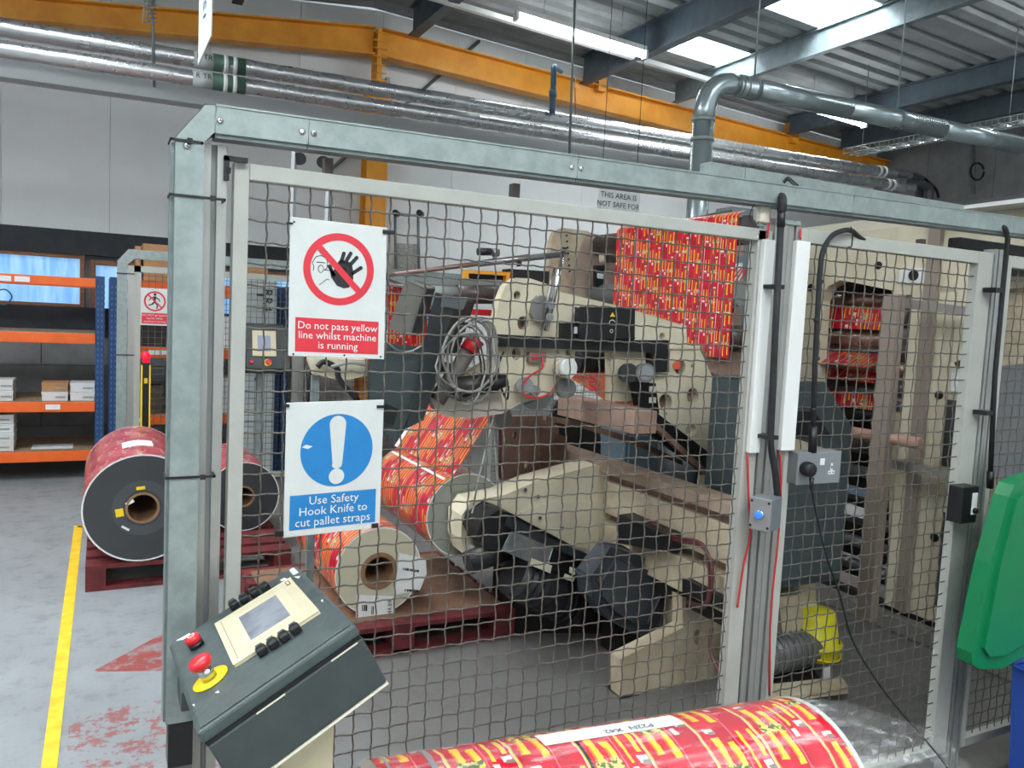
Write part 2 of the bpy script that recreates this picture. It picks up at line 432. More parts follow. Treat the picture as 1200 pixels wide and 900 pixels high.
# windows
def window(n, x0, x1, z0, z1, lab):
    t = thing('window_%d' % n, lab, 'window', (x0, YW, z0), structure=True)
    m = MB(); f = .05
    m.box((x0, YW-.09, z0-f), (x1, YW+.02, z0)); m.box((x0, YW-.09, z1), (x1, YW+.02, z1+f))
    m.box((x0-.045, YW-.09, z0-f), (x0, YW+.02, z1+f)); m.box((x1, YW-.09, z0-f), (x1+.045, YW+.02, z1+f))
    m.build('window_frame', timber, t, bevel=.004)
    box('pane', (x0, YW-.02, z0), (x1, YW-.01, z1), panem, t)
    return t
window(1, -3.2, -.20, 1.53, 1.98, 'long blue daylit window behind the left rack')
window(2, -.06, .78, 1.50, 1.93, 'small timber framed window right of the long one')
window(3, .88, 1.98, 1.50, 1.93, 'daylit window seen through the mesh beside the hand sign')
# right wall
wr = thing('wall_right', 'grey concrete side wall beyond the printing tower', 'wall', (11.2, 0, 0), structure=True)
for j in range(11):
    for i in range(4):
        y0 = -4+j*1.05
        box('wall_slab', (11.2, y0+.004, i*1.2+.004), (11.3, min(y0+1.046, YW), min(i*1.2+1.196, 4.6)), conc, wr)
box('trunking', (11.12, 3.0, 3.55), (11.2, 7.4, 3.62), cladj, wr)

wf = thing('wall_front', 'block wall of the hall behind the viewer', 'wall', (0, -4.55, 0), structure=True)
for j in range(12): box('wall_slab', (-6+j*1.45, -4.6, 0), (-6+j*1.45+1.445, -4.5, 5.4), cladm, wf)
wl = thing('wall_left', 'clad wall at the far left side of the hall', 'wall', (-6, 0, 0), structure=True)
for j in range(8): box('wall_slab', (-6.1, -4.5+j*1.5, 0), (-6, -4.5+j*1.5+1.495, 4.6), cladm, wl)
# roof: corrugated sheets with real openings glazed by rooflights
PN = V((.05, 0, 1)); P0 = V((2.7, 0, 5.05))
sa = PP(757, 51, P0, PN); sb = PP(892, 67, P0, PN); sc_ = PP(852, 82, P0, PN); sd = PP(980, 38, P0, PN); se = PP(865, 2, P0, PN)
SX0, SX1 = 5.68, 6.96
ce = thing('ceiling', 'ribbed grey roof sheets with clear rooflights', 'ceiling', (2.7, 0, 5.05), structure=True)
def corr(x0, x1, y0, y1, name, m, dz=0.0):
    b = MB(); prof = []; y = y0; p = .25
    while y < y1-1e-4:
        for dy, dh in ((0, 0), (.13, 0), (.16, .04), (.22, .04)):
            if y+dy < y1: prof.append((y+dy, dh))
        y += p
    prof.append((y1, 0)); vs = []; fs = []
    for yy, hh in prof:
        vs += [(x0, yy, roofz(x0)+hh+dz), (x1, yy, roofz(x1)+hh+dz), (x1, yy, roofz(x1)+hh+dz+.012), (x0, yy, roofz(x0)+hh+dz+.012)]
    for i in range(len(prof)-1):
        a = 4*i; c = a+4
        fs += [(a, c, c+1, a+1), (a+3, a+2, c+2, c+3), (a, a+3, c+3, c), (a+1, c+1, c+2, a+2)]
    fs += [(0, 1, 2, 3), (len(vs)-4, len(vs)-1, len(vs)-2, len(vs)-3)]
    b.add(vs, fs).build(name, m, ce)
ys = [-4.6, -3.5, -2, -1, 0, 1, 2, 3.0, 3.9, 4.68, 5.69, 6.28, 7.45]
xr = [-6, -3, 0, 2.7, SX0, SX1, 8.6, 11.3]
SKY = {(4, 8), (4, 10), (2, 0), (2, 1), (1, 0), (1, 1), (1, 6), (1, 7), (1, 3), (4, 0), (4, 1), (0, 5), (0, 4), (5, 2), (5, 3)}  # rooflights out of view are added to let in top light
for i in range(len(xr)-1):
    for j in range(len(ys)-1):
        if (i, j) in SKY: corr(xr[i], xr[i+1], ys[j], ys[j+1], 'rooflight_sheet', skylm)
        else: corr(xr[i]-.02, xr[i+1]+.02, ys[j], ys[j+1], 'roof_sheet', roofm)

# steel frame: gable rafters, column, purlins
def isec(name, lab, p0, p1, hdir, h, wdir, wd, m, cat='beam', tf=.018, tw=.014, group=None):
    """I beam from p0 to p1 (top centreline)"""
    p0, p1, hd, wv = V(p0), V(p1), V(hdir), V(wdir)
    t = thing(name, lab, cat, p0, group)
    L = p1-p0
    MB().obox(p0-wv*wd/2-hd*tf, L, wv*wd, hd*tf).build('top_flange', m, t)
    MB().obox(p0-wv*wd/2-hd*h, L, wv*wd, hd*tf).build('bottom_flange', m, t)
    MB().obox(p0-wv*tw/2-hd*(h-tf), L, wv*tw, hd*(h-2*tf)).build('web', m, t)
    return t
lr = thing('gable_rafter', 'yellow steel roof rafter left of the central column', 'beam', (2.69, 7.2, 4.44))
def taper(t, x0, zt0, zb0, x1, zt1, zb1):
    MB().prism([(x0, 7.21, zb0), (x1, 7.21, zb1), (x1, 7.21, zt1), (x0, 7.21, zt0)], (0, .014, 0)).build('web', yellow_steel, t)
    MB().prism([(x0, 7.12, zt0-.016), (x1, 7.12, zt1-.016), (x1, 7.12, zt1), (x0, 7.12, zt0)], (0, .18, 0)).build('top_flange', yellow_steel, t)
    MB().prism([(x0, 7.12, zb0), (x1, 7.12, zb1), (x1, 7.12, zb1+.016), (x0, 7.12, zb0+.016)], (0, .18, 0)).build('bottom_flange', yellow_steel, t)
taper(lr, -4, 3.93, 3.80, 2.67, 4.742, 4.44)
rr = thing('gable_rafter', 'long yellow steel rafter running right from the column', 'beam', (2.72, 7.2, 4.44))
taper(rr, 2.75, 4.742, 4.44, 11.15, 4.39, 4.07)
box('end_plate', (2.69, 7.10, 4.125), (2.74, 7.32, 4.72), yellow_steel, rr)
b = MB()
for i in range(7):
    for yy in (7.09,): b.cyl((2.64, 7.10, 4.16+i*.085), (2.80, 7.10, 4.16+i*.085), .012, n=6)
b.build('bolt', yellow_steel, rr, stuff=True)
for xx in (5.6, 9.0):
    MB().box((xx, 7.12, roofz(xx)-.36), (xx+.12, 7.3, roofz(xx)-.05)).build('purlin_cleat', yellow_steel, rr)
cl = thing('gable_column', 'yellow steel column rising to the roof apex', 'column', (2.73, 7.2, 0))
box('front_flange', (2.61, 7.10, 0), (2.85, 7.118, 4.12), yellow_steel, cl); box('web', (2.723, 7.118, 0), (2.737, 7.3, 4.1), yellow_steel, cl)
box('back_flange', (2.61, 7.3, 0), (2.85, 7.318, 4.1), yellow_steel, cl)
box('cap_plate', (2.55, 7.07, 4.10), (2.91, 7.33, 4.12), yellow_steel, cl)
for s in (-1, 1): MB().prism([(2.73+s*.11, 7.15, 3.8), (2.73+s*.11, 7.15, 4.1), (2.73+s*.2, 7.15, 4.1)], (0, .02, 0)).build('gusset', yellow_steel, cl)
labs = ['dark navy roof beam above the yellow column', 'dark roof beam beside the long fluorescent batten', 'light galvanised roof beam passing the rooflights',
        'grey roof beam above the elbowed duct run', 'far right grey roof beam near the cable basket']
for (px, py), mm, lb, hh in zip([(487, 41), (700, 92), (1000, 50), (1050, 128), (1170, 137)], [navy, navy, purl, navy, navy], labs, [.34, .24, .2, .2, .2]):
    zb = 4.72 if px < 500 else (4.70 if px < 900 else 4.78)
    p = PP(px, py, V((2.7, 0, zb)), PN)
    zt = roofz(p.x)-.005; h = zt-p.z
    isec('roof_beam', lb, (p.x, -3.9, zt), (p.x, 7.1, zt), (0, 0, 1), h, (1, 0, 0), .12 if mm is navy else .08, mm)
for xx, lb in ((1.2, 'dark roof beam left of the yellow column top'), (-.7, 'roof beam above the leftmost lagged pipes')):
    isec('roof_beam', lb, (xx, -3.9, roofz(xx)-.005), (xx, 7.1, roofz(xx)-.005), (0, 0, 1), .22, (1, 0, 0), .1, navy)
# sloping bracing rods on the gable wall
for a, c, lb in (((700, 0), (0, 0), ''),): pass
t = thing('wall_brace', 'thin diagonal steel brace on the rear wall right of the column', 'brace', PY(425, 150, 7.4))
MB().cyl(PY(380, 205, 7.4), PY(518, 86, 7.4), .02, n=6).build('rod', galv_dark, t); MB().cyl(PY(518, 86, 7.4), PY(562, 48, 7.4), .02, n=6).build('rod', galv_dark, t)
t = thing('wall_brace', 'short diagonal brace below the lagged pipes', 'brace', PY(590, 160, 7.4))
MB().cyl(PY(568, 168, 7.4), PY(596, 152, 7.4), .016, n=6).build('rod', galv_dark, t)
# fluorescent battens
def batten(px0, px1, lab, lit=True, dz=0.0):
    pl = V((2.7, 0, 4.62)); a = PP(px0[0], px0[1], pl, PN); c = PP(px1[0], px1[1], pl, PN); c.y = a.y
    t = thing('ceiling_light', lab, 'light', a)
    d = (c-a).normalized(); n = EY.cross(d)*-1
    n = V((0, 0, 1))
    MB().obox(a-EY*.035+n*.035, c-a, EY*.07, n*.05).build('housing', white, t)
    MB().cyl(a+d*.02, c-d*.02, .034, n=12).build('diffuser', tube, t)
    for q in (a, c): MB().obox(q-EY*.04-d*.015-n*.04, d*.03, EY*.08, n*.085).build('end_cap', white, t)
    for q in (a+(c-a)*.2, a+(c-a)*.8): MB().cyl(q+n*.08, q+n*(roofz(q.x)-q.z), .005, n=5).build('hanger', galv, t)
    return a, c
batten((605, 19), (757, 64), 'lit fluorescent tube light hanging left of the rooflights')
batten((936, 123), (1022, 144), 'lit fluorescent tube partly hidden behind the duct')
for k, (x0, y0) in enumerate(((-1.5, 1.0), (3.4, 0.4), (1.2, -2.6), (7.2, 2.4))):  # battens out of view, added to light the hall
    t = thing('ceiling_light', ['added unseen fluorescent batten above the aisle on the left', 'added unseen fluorescent batten over the guard fence', 'added unseen fluorescent batten behind the viewer', 'added unseen fluorescent batten above the printing tower'][k], 'light', (x0, y0, 4.3))
    z = roofz(x0)-.35
    box('housing', (x0, y0-.035, z+.035), (x0+1.5, y0+.035, z+.085), white, t)
    MB().cyl((x0+.02, y0, z), (x0+1.48, y0, z), .034, n=12).build('diffuser', tube, t)
    for xx in (x0, x0+1.47): box('end_cap', (xx, y0-.04, z-.04), (xx+.03, y0+.04, z+.045), white, t)
    for xx in (x0+.3, x0+1.2): MB().cyl((xx, y0, z+.08), (xx, y0, roofz(xx)), .005, n=5).build('hanger', galv, t)
pl = V((2.7, 0, 4.70)); a = PP(500, -2, pl, PN); c = PP(855, 103, pl, PN); c.y = a.y
t = thing('lighting_trunking', 'white lighting trunking rail carrying the tube lights', 'trunking', a)
MB().obox(a-EY*.03, c-a, EY*.06, EZ*.05).build('rail', white, t)
# hanging hardware near the top
def rodline(name, lab, cat, pts, Y, r, m, n=8):
    t = MB().tube([PY(x, y, Y) for x, y in pts], r, n).build(name, m); return tag(t, lab, cat)

# lagged pipes along the rear wall
def lag(zs, lab, y, r, loc):
    t = thing('lagged_pipe', lab, 'pipe', loc)
    return t
for (pa, pb, yy, rr_, lab) in (((0, 32), (1000, 196), 5.6, .068, 'upper foil lagged pipe running along the rear wall'),
                               ((0, 57), (1000, 210), 5.45, .066, 'lower foil lagged pipe below its twin')):
    a = PY(pa[0], pa[1], yy); c = PY(pb[0], pb[1], yy)
    zA, zC = a.z, c.z; sl = (zC-zA)/(c.x-a.x); X0, X1 = -4, 9.6 if yy > 5.5 else 9.5
    P = lambda X: V((X, yy, zA+sl*(X-a.x)))
    t = thing('lagged_pipe', lab, 'pipe', P(X0))
    x = X0; 
    while x < X1-.01:
        x2 = min(x+1.0, X1); pts = []
        nn = 9
        for i in range(nn+1):
            q = x+(x2-x)*i/nn; p = P(q)+V((0, random.uniform(-.002, .002), random.uniform(-.002, .002))); pts.append(p)
        rs = [rr_*(1+random.uniform(-.02, .02)) for _ in pts]; rs[-1] = rr_*1.05; rs[-2] = rr_*1.05
        MB().tube(pts, rs, 18, caps=False).build('foil_section', foil, t); x = x2
    xb = PY(268, 90, yy).x
    MB().cyl(P(xb-.13), P(xb+.13), rr_*1.06, n=18).build('band', mat('pipe_band_green', '3c5a4c', .5), t, 'dark green identification band')
    for q in (-.03, .045): MB().cyl(P(xb+q-.016), P(xb+q+.016), rr_*1.09, n=18).build('band_stripe', white, t)
    MB().cyl(P(xb-.28), P(xb-.13), rr_*1.055, n=18).build('label_band', mat('label_grey', 'a9b0ac', .5), t)
    text_mesh('label_text', 'R TR', .06, P(xb-.2)+V((0, -rr_*1.09, .01)), EX, EZ, signblack, t)
    for q in (9.0, 9.1): MB().cyl(P(q-.02), P(q+.02), rr_*1.12, n=18).build('pipe_clip', white, t)
t = thing('wall_trunking', 'long pale trunking box under the lagged pipes', 'trunking', PY(100, 100, 5.9))
a = PY(0, 76, 5.9); c = PY(1000, 222, 5.9); L = c-a; L.y = 0
MB().obox(V((a.x, 5.85, a.z-.10))-L*.3, L*1.3, EY*.18, EZ*.14).build('duct_box', mat('trunking_grey', 'a7acac', .5), t)
# hangers for pipes
for x, y0, y1, lab, m, r in ((649, 88, 134, 'short dark blue pipe dropping onto the lagged pipes', mat('pipe_blue', '38566a', .5), .03),):
    a = PY(x, y0, 5.5); c = PY(x-2, y1, 5.5)
    t = thing('drop_pipe', lab, 'pipe', c); MB().tube(smooth_path([c, a, a+V((.03, .05, .1)), a+V((.25, .3, .16))], 5), r, 12).build('pipe', m, t)
    MB().cyl(PY(648, 106, 5.5), PY(648, 114, 5.5), .04, n=12).build('joint', m, t)
t = thing('pipe_hanger', 'threaded hanger rod and bracket right of the blue drop pipe', 'hanger', PY(668, 130, 5.4))
p_ = PY(668, 92, 5.3); MB().cyl(V((p_.x, 5.3, roofz(p_.x))), PY(666, 214, 5.3), .013, n=6).build('strut', galv_dark, t)
MB().cyl(PY(674, 90, 5.3), PY(674, 135, 5.3), .006, n=5).build('rod', galv_dark, t)
t = thing('pipe_hanger', 'thin hanger rod with basket above the left pipes', 'hanger', PY(174, 40, 5.5))
p_ = PY(173, 30, 5.5); MB().cyl(V((p_.x, 5.5, roofz(p_.x))), PY(181, 102, 5.5), .012, n=6).build('rod', galv_dark, t)
b = MB()
for s in (0, 1, 2):
    b.tube([PY(170+s*6, -6, 5.4+s*.03), PY(167+s*5, 26, 5.4+s*.03)], .006, 5)
for i in range(7): b.tube([PY(169, -4+i*5, 5.38), PY(183, -4+i*5, 5.46)], .005, 5)
b.build('wire_basket', galv, t, stuff=True)
# hanging sign seen edge-on
t = thing('hanging_sign', 'white hanging sign seen nearly edge on above the left pipes', 'sign', PY(240, 40, 3.4))
p0 = PY(232, 76, 3.4); p1 = PY(247, 42, 3.05); top = 1.0
MB().prism([p0, p1, V((p1.x, p1.y, p1.z+.5)), V((p0.x, p0.y, p0.z+.62))], (.006, 0, 0)).build('board', signw, t)
d = (V((p1.x, p1.y, 0))-V((p0.x, p0.y, 0)))
text_mesh('lettering', '12A', .12, (p0+p1)/2+V((-.004, 0, .26)), EZ, -d.cross(EZ).cross(EZ) if False else d, mat('sign_blue_text', '3a5a7a', .5), t)
for q in (p0, p1): MB().cyl(V((q.x, q.y, q.z+.5)), V((q.x, q.y, roofz(q.x))), .004, n=5).build('suspension_wire', galv, t)
# spiral duct with elbow
YD = 2.6
t = thing('extract_duct', 'galvanised round duct rising and elbowing right under the roof', 'duct', PY(818, 250, YD))
cen = [PY(818, 330, YD), PY(821, 135, YD)]
e = PY(862, 100, YD); f = PY(1198, 171, YD); up = V((0, 0, 1))
v0 = PY(817, 250, YD); v1 = PY(820, 140, YD); v1.x = v0.x
dd = (f-e); dd.y = 0
rD = .073
lo = V((v0.x, YD, 1.2)); 
MB().cyl(lo, V((v0.x, YD, v1.z)), rD, n=28).build('riser', ductm, t)
corner = V((v0.x, YD, e.z+(e.x-v0.x)*.02)); pts = []
A0 = V((v0.x, YD, v1.z)); A1 = e
for i in range(9):
    s = i/8; pts.append(A0*(1-s)**2+corner*2*s*(1-s)+A1*s*s)
MB().tube(pts, rD, 28).build('elbow', ductm, t)
x = 0.0; seg = 3; 
for i in range(seg): MB().cyl(e+dd*(i/seg), e+dd*((i+1)/seg), rD, n=28).build('duct_run', ductm, t)
for q in (A0-EZ*.0, A0-EZ*.13): MB().cyl(q-EZ*.012, q+EZ*.012, rD*1.07, n=28).build('joint_ring', galv, t)
du = dd.normalized()
for px in (882, 1052):
    q = e+dd*((PY(px, 120, YD).x-e.x)/dd.x); MB().cyl(q-du*.016, q+du*.016, rD*1.08, n=28).build('clamp_ring', galv_dark, t)
    MB().cyl(q+EZ*rD, V((q.x, q.y, roofz(q.x)-.02)), .006, n=6).build('hanger_rod', galv, t)
for q in (pts[-1]+du*.02, pts[-1]+du*.07): MB().cyl(q-du*.006, q+du*.006, rD*1.05, n=28).build('seam_ring', galv_dark, t)
# cable basket
t = thing('cable_basket', 'wire cable basket tray below the roof at right', 'cable tray', PY(1000, 180, 4.6))
b = MB(); a = PY(988, 184, 5.2); d2 = PY(1200, 136, 3.1)
a.z = (a.z+d2.z)/2; d2.z = a.z
wv = V((.22, 0, 0))
for q in (0, .5, 1):
    b.tube([a+wv*q, d2+wv*q], .005, 5)
for q in (0, 1): b.tube([a+wv*q+EZ*.06, d2+wv*q+EZ*.06], .005, 5)
n = 34
for i in range(n+1):
    p = a+(d2-a)*(i/n); b.tube([p+EZ*.06, p, p+wv, p+wv+EZ*.06], .004, 4)
b.build('wire_grid', galv, t, stuff=True)
for q in (.08, .9): p = a+(d2-a)*q+wv*.5; MB().cyl(p, V((p.x, p.y, roofz(p.x))), .004, n=5).build('hanger_rod', galv, t)
# floor marking
a = [PZ(87, 616), PZ(97, 617), PZ(67, 900), PZ(48, 900)]
m = MB(); pts = [V((p.x, p.y, .001)) for p in a]; dv = (pts[2]-pts[1])*.45; pts[2] = pts[2]+dv; pts[3] = pts[3]+(pts[3]-pts[0])*.45
o = m.prism(pts, (0, 0, .002)).build('floor_line', mat('line_yellow', 'e9c22e', .55, col2='d9ac22', vscale=14)); tag(o, 'yellow painted line on the floor running toward the viewer', 'floor marking')
p = PZ(97, 617); q = PZ(118, 617)
o = MB().box((p.x-.03, p.y-.03, .001), (q.x+.4, p.y+.03, .003)).build('floor_line', MATS['line_yellow']); tag(o, 'short yellow cross line beside the left pallet', 'floor marking')
# pipes and cables at far right wall
tag(MB().tube(smooth_path([PX(1048, 205, 11.1), PX(1075, 205, 11.1), PX(1095, 220, 11.1), PX(1100, 232, 11.1)], 6), .02, 8).build('wall_cable', blk), 'black cable sagging across the far concrete wall', 'cable')
tag(MB().tube(smooth_path([PX(1141, 170, 11.1), PX(1141, 225, 11.1)], 2)+[] if False else [PX(1141, 165, 11.1), PX(1141, 228, 11.1)], .02, 8).build('wall_conduit', galv_dark), 'thin vertical conduit on the far concrete wall', 'conduit')
tag(MB().tube([PX(1145+8*math.cos(i*.5), 201+10*math.sin(i*.5), 11.08) for i in range(13)], .015, 6).build('cable_loop', blk), 'coiled black cable loop hanging on the far wall', 'cable')
t = thing('corner_pipe', 'dark pipe ends turning down in the far corner', 'pipe', PY(1037, 215, 5.5))
for k, yy in enumerate((5.6, 5.45)):
    q = PY(1030, 200+k*8, yy); MB().tube(smooth_path([V((9.3, yy, q.z)), V((9.75, yy, q.z)), V((9.85, yy, q.z-.1)), V((9.85, yy, q.z-.8))], 5), .055, 12).build('bend', mat('pipe_dark', '4a4d50', .5), t)
# ================================================================== BACKGROUND: racks, boxes, far fence, reels
YR = 6.15
def rack(name, lab, X0, X1, levels, depth=.85, ztop=1.79, ups=(0, 1)):
    t = thing(name, lab, 'rack', ((X0+X1)/2, YR, 0))
    for k, xx in enumerate((X0, X1)):
        if k not in ups: continue
        for yy in (YR, YR+depth-.07):
            u = box('upright', (xx-.035, yy, 0), (xx+.035, yy+.07, ztop), rblue, t)
            b = MB()
            for i in range(int(ztop/.05)-1):
                for s in (-.015, .015): b.box((xx+s-.005, yy-.002, .04+i*.05), (xx+s+.005, yy+.001, .062+i*.05))
                b.box((xx+.0345, yy+.03, .04+i*.05), (xx+.037, yy+.045, .065+i*.05))
            b.build('slot', mat('slot_light', '4a6a94', .6), u, stuff=True)
        b = MB()
        for i in range(3): b.tube([V((xx, YR+.06, .2+i*.55)), V((xx, YR+depth-.05, .5+i*.5))], .012, 5)
        b.build('brace', rblue, t)
    for z0, z1 in levels:
        for yy in (YR-.02, YR+depth-.05):
            box('beam', (X0+.035, yy, z0), (X1-.035, yy+.05, z1), orange, t, .004)
        if (z0, z1) != levels[0] or name == 'storage_rack_b':
            box('shelf_board', (X0+.04, YR+.03, z1-.012), (X1-.04, YR+depth-.05, z1+.004), board, t)
    return t
zz = lambda x, y: PY(x, y, YR-.02).z
L1 = [(zz(60, 334), zz(60, 323.5)), (zz(60, 402), zz(60, 390)), (zz(60, 483), zz(60, 471.5)), (zz(60, 541), zz(60, 529.5))]
XR = PY(117, 400, YR).x
r1 = rack('storage_rack', 'orange beamed blue rack holding small cartons at the left edge', XR-2.3, XR, L1, ups=(1,))
for x, y in ((26, 327), (4, 326), (62, 477)):
    p = PY(x, y, YR-.022); box('beam_label', (p.x-.055, p.y-.003, p.z-.022), (p.x+.055, p.y, p.z+.022), paper, r1)
L2 = [(zz(170, 344), zz(170, 329)), (zz(170, 419), zz(170, 407)), (zz(170, 498), zz(170, 487))]
XR2 = PY(133, 400, YR).x
XR3 = PY(324, 430, YR).x
r2 = rack('storage_rack', 'blue and orange rack behind the far mesh gate', XR2, XR3, L2)
for x, y in ((181, 413), (194, 413), (169, 492)):
    p = PY(x, y, YR-.022); box('beam_label', (p.x-.05, p.y-.003, p.z-.02), (p.x+.05, p.y, p.z+.02), paper, r2)
r3 = rack('storage_rack', 'orange rack bay glimpsed right of the yellow line sign', XR3+.08, XR3+1.6, L2)
# cartons
def carton(px0, px1, py1, h, m, lab, dy=.05, group=None, dep=.28, zb=None, print_=True):
    a = PY(px0, py1, YR+dy); c = PY(px1, py1, YR+dy); z = a.z if zb is None else zb
    t = thing('carton', lab, 'box', ((a.x+c.x)/2, a.y+dep/2, z), group)
    box('body', (a.x, a.y, z), (c.x-.004, a.y+dep, z+h*.8), m, t)
    box('lid', (a.x-.004, a.y-.004, z+h*.72), (c.x, a.y+dep+.004, z+h-.003), m, t)
    if print_: box('print_label', ((a.x+c.x)/2-.0, a.y-.008, z+h*.35), ((a.x+c.x)/2+.08, a.y-.004, z+h*.5), mat('print_grey', '8e9290', .7), t)
    return t
S3 = L1[2][1]+.006; S4 = L1[3][1]+.006; hb = .079
for k in range(2):
    carton(-14, 15.5, 470, hb*1.15, boxwhite, ['lower white carton at the far left of the middle shelf', 'upper white carton at the far left of the middle shelf'][k], zb=S3+k*hb*1.15)
    carton(49, 80, 470, hb, [boxwhite, card][k], ['white carton under the brown one on the middle shelf', 'brown cardboard carton on top of a white carton'][k], zb=S3+k*hb)
    carton(82.5, 111, 470, hb, boxwhite, ['lower white carton beside the blue rack upright', 'upper white carton beside the blue rack upright'][k], zb=S3+k*hb)
for k in range(4):
    carton(-20, 16.5, 528, hb, boxwhite, ['lowest', 'second lowest', 'second highest', 'topmost'][k]+' white carton in the stack on the bottom shelf', zb=S4+k*hb)
p = PY(62, 524, YR+.25); o = MB().box((p.x-.16, YR+.1, S4), (p.x+.16, YR+.35, S4+.003)).build('paper_sheet', paper); tag(o, 'loose paper sheet lying on the bottom orange shelf', 'paper')
# goods in rack two
S = [l[1]+.006 for l in L2]
spec = [(0, 158, 164, .30, card, 'thin cardboard edge piece at the top of the far rack', .02), (0, 167, 205, .33, card, 'large brown carton on the top shelf behind the far gate', .05),
        (0, 215, 262, .28, card, 'brown carton top shelf hidden behind the near post', .06), (0, 285, 312, .20, card, 'light brown carton on the far rack above the lettered locker', .05),
        (1, 162, 195, .36, mat('dark_crate', '2b2724', .7), 'dark crate on the middle shelf under the walking sign', .08), (1, 155, 162, .20, boxwhite, 'slim white carton beside the dark crate', .06),
        (1, 262, 285, .30, boxwhite, 'white carton between the near post and mesh', .08),
        (2, 158, 171, .28, card, 'brown carton left on the lower far shelf', .05), (2, 173, 192, .24, mat('crate_brown', '4a4038', .7), 'dark brown crate on the lower far shelf', .08),
        (2, 258, 284, .34, boxwhite, 'tall white carton low on the far rack beside the post', .06)]
for lv, x0, x1, h, m, lab, dy in spec: carton(x0, x1, 400, h, m, lab, dy, zb=S[lv], print_=False, dep=.4)
o = MB().tube(smooth_path([PY(-12, 345, 6.3), PY(5, 339, 6.3), PY(14, 348, 6.3), PY(5, 357, 6.3), PY(-8, 352, 6.3)], 5), .006, 5).build('wire_coil', mat('coil_blue', '33556b', .5)); tag(o, 'thin blue wire coil hanging at the left edge', 'wire')

# far guard fence with gate
YF = 5.4
t = thing('guard_fence', 'distant galvanised guard fence behind the reels', 'fence', PY(150, 420, YF))
a = PY(137.5, 300, YF); c = PY(146, 300, YF); zt = PY(160, 292.5, YF).z; XE = PY(560, 400, YF).x
w_ = .075
MB().prism([(a.x, YF, 0), (a.x+w_, YF, 0), (a.x+w_, YF, zt-.12), (a.x+w_+.05, YF, zt-w_), (XE, YF, zt-w_), (XE, YF, zt), (a.x+.08, YF, zt), (a.x, YF, zt-.1)], (0, .06, 0)).build('cable_trunk', galv, t)
x1 = PY(150, 330, YF).x
box('post', (x1, YF, 0), (x1+.045, YF+.045, zt-.13), alu, t); 
for zt_ in (zt-.2, 1.15): box('cable_tie', (a.x-.004, YF-.006, zt_), (x1+.05, YF+.05, zt_+.008), blk, t)
gx0 = PY(157, 340, YF).x; gz1 = PY(170, 312, YF).z; gx1 = PY(345, 340, YF).x
b = MB(); b.box((gx0, YF, .1), (gx0+.05, YF+.03, gz1)); b.box((gx0, YF, gz1-.05), (gx1, YF+.03, gz1)); b.box((gx1, YF, .1), (gx1+.05, YF+.03, gz1)); b.box((gx0, YF, .1), (gx1, YF+.03, .15))
b.build('gate_frame', pframe, t)
b = MB(); x = gx0+.06
def flatgrid(b, x0, x1, z0, z1, y, p, r):
    x = x0
    while x < x1: b.tube([(x, y, z0), (x, y, z1)], r, 4); x += p
    z = z0
    while z < z1: b.tube([(x0, y, z), (x1, y, z)], r, 4); z += p
flatgrid(b, gx0+.06, gx1, .15, gz1-.05, YF+.015, .05, .0022)
b.build('gate_mesh', mat('mesh_far', '5a5a55', .5, .4), t, stuff=True)
b = MB(); flatgrid(b, gx1+.1, XE, .15, gz1-.02, YF+.015, .05, .0022); b.build('panel_mesh', MATS['mesh_far'], t, stuff=True)
box('post', (gx1+.05, YF, 0), (gx1+.1, YF+.045, zt-.1), alu, t)
# second panel of the far fence to the right, behind the machine
t = thing('guard_fence', 'distant mesh guard seen beneath the machine arm', 'fence', (3.6, 5.0, 0))
b = MB(); flatgrid(b, XE+.1, XE+2.6, .1, 1.9, 5.2, .05, .0022); b.build('panel_mesh', MATS['mesh_far'], t, stuff=True)
b = MB(); b.box((XE+.05, 5.18, 0), (XE+.1, 5.22, 1.95)); b.box((XE+.05, 5.18, 1.9), (XE+2.6, 5.22, 1.95)); b.build('panel_frame', pframe, t)
# walking sign
ps = PY(165, 340, YF-.02)
t = thing('safety_sign', 'small no walking sign with red text strip on the far gate', 'sign', ps)
sx0 = ps.x; sz1 = PY(166, 337, YF-.02).z; sx1 = sx0+.21; sz0 = sz1-.30; ysn = YF-.02
box('board', (sx0, ysn, sz0), (sx1, ysn+.004, sz1), signw, t)
cx = (sx0+sx1)/2; cz = sz1-.105
MB().ring((cx, ysn, cz), (0, -1, 0), .068, .082, .001).build('prohibition_ring', signred, t)
def man(cx, cz, s, y):
    b = MB(); P = lambda a, c: V((cx+a*s, y, cz+c*s))
    def seg(a, c, r): b.tube([P(*a), P(*c)], [r*s, r*s*.8], 6)
    b.ring(P(.0, .44), (0, -1, 0), .002*s, .09*s, .0008, 14)
    def q(a, c, w):
        A = P(*a); C = P(*c); n = (C-A).cross(EY).normalized()*w*s; b.add([A-n, A+n, C+n, C-n], [(0, 1, 2, 3)])
    q((0, .32), (-.02, -.05), .075); q((.02, .28), (.24, .12), .035); q((.24, .12), (.30, -.02), .03); q((-.04, .28), (-.26, .18), .035); q((-.26, .18), (-.34, .04), .03)
    q((0, -.05), (.16, -.25), .05); q((.16, -.25), (.12, -.48), .04); q((-.02, -.05), (-.18, -.22), .05); q((-.18, -.22), (-.38, -.26), .04)
    return b
man(cx, cz, .125, ysn-.0012).build('walking_figure', signblack, t)
n = V((.707, 0, -.707)); u = V((.707, 0, .707))
MB().obox(V((cx, ysn-.002, cz))-n*.074-u*.006, n*.148, (0, -.0005, 0), u*.012).build('slash', signred, t)
box('text_strip', (sx0+.008, ysn-.001, sz0+.012), (sx1-.008, ysn, sz0+.10), signred, t)
text_mesh('lettering', 'DO NOT go beyond\nbarrier whilst\nmachine is running', .022, (cx, ysn-.0015, sz0+.056), EX, EZ, signw, t, spacing=1.15)
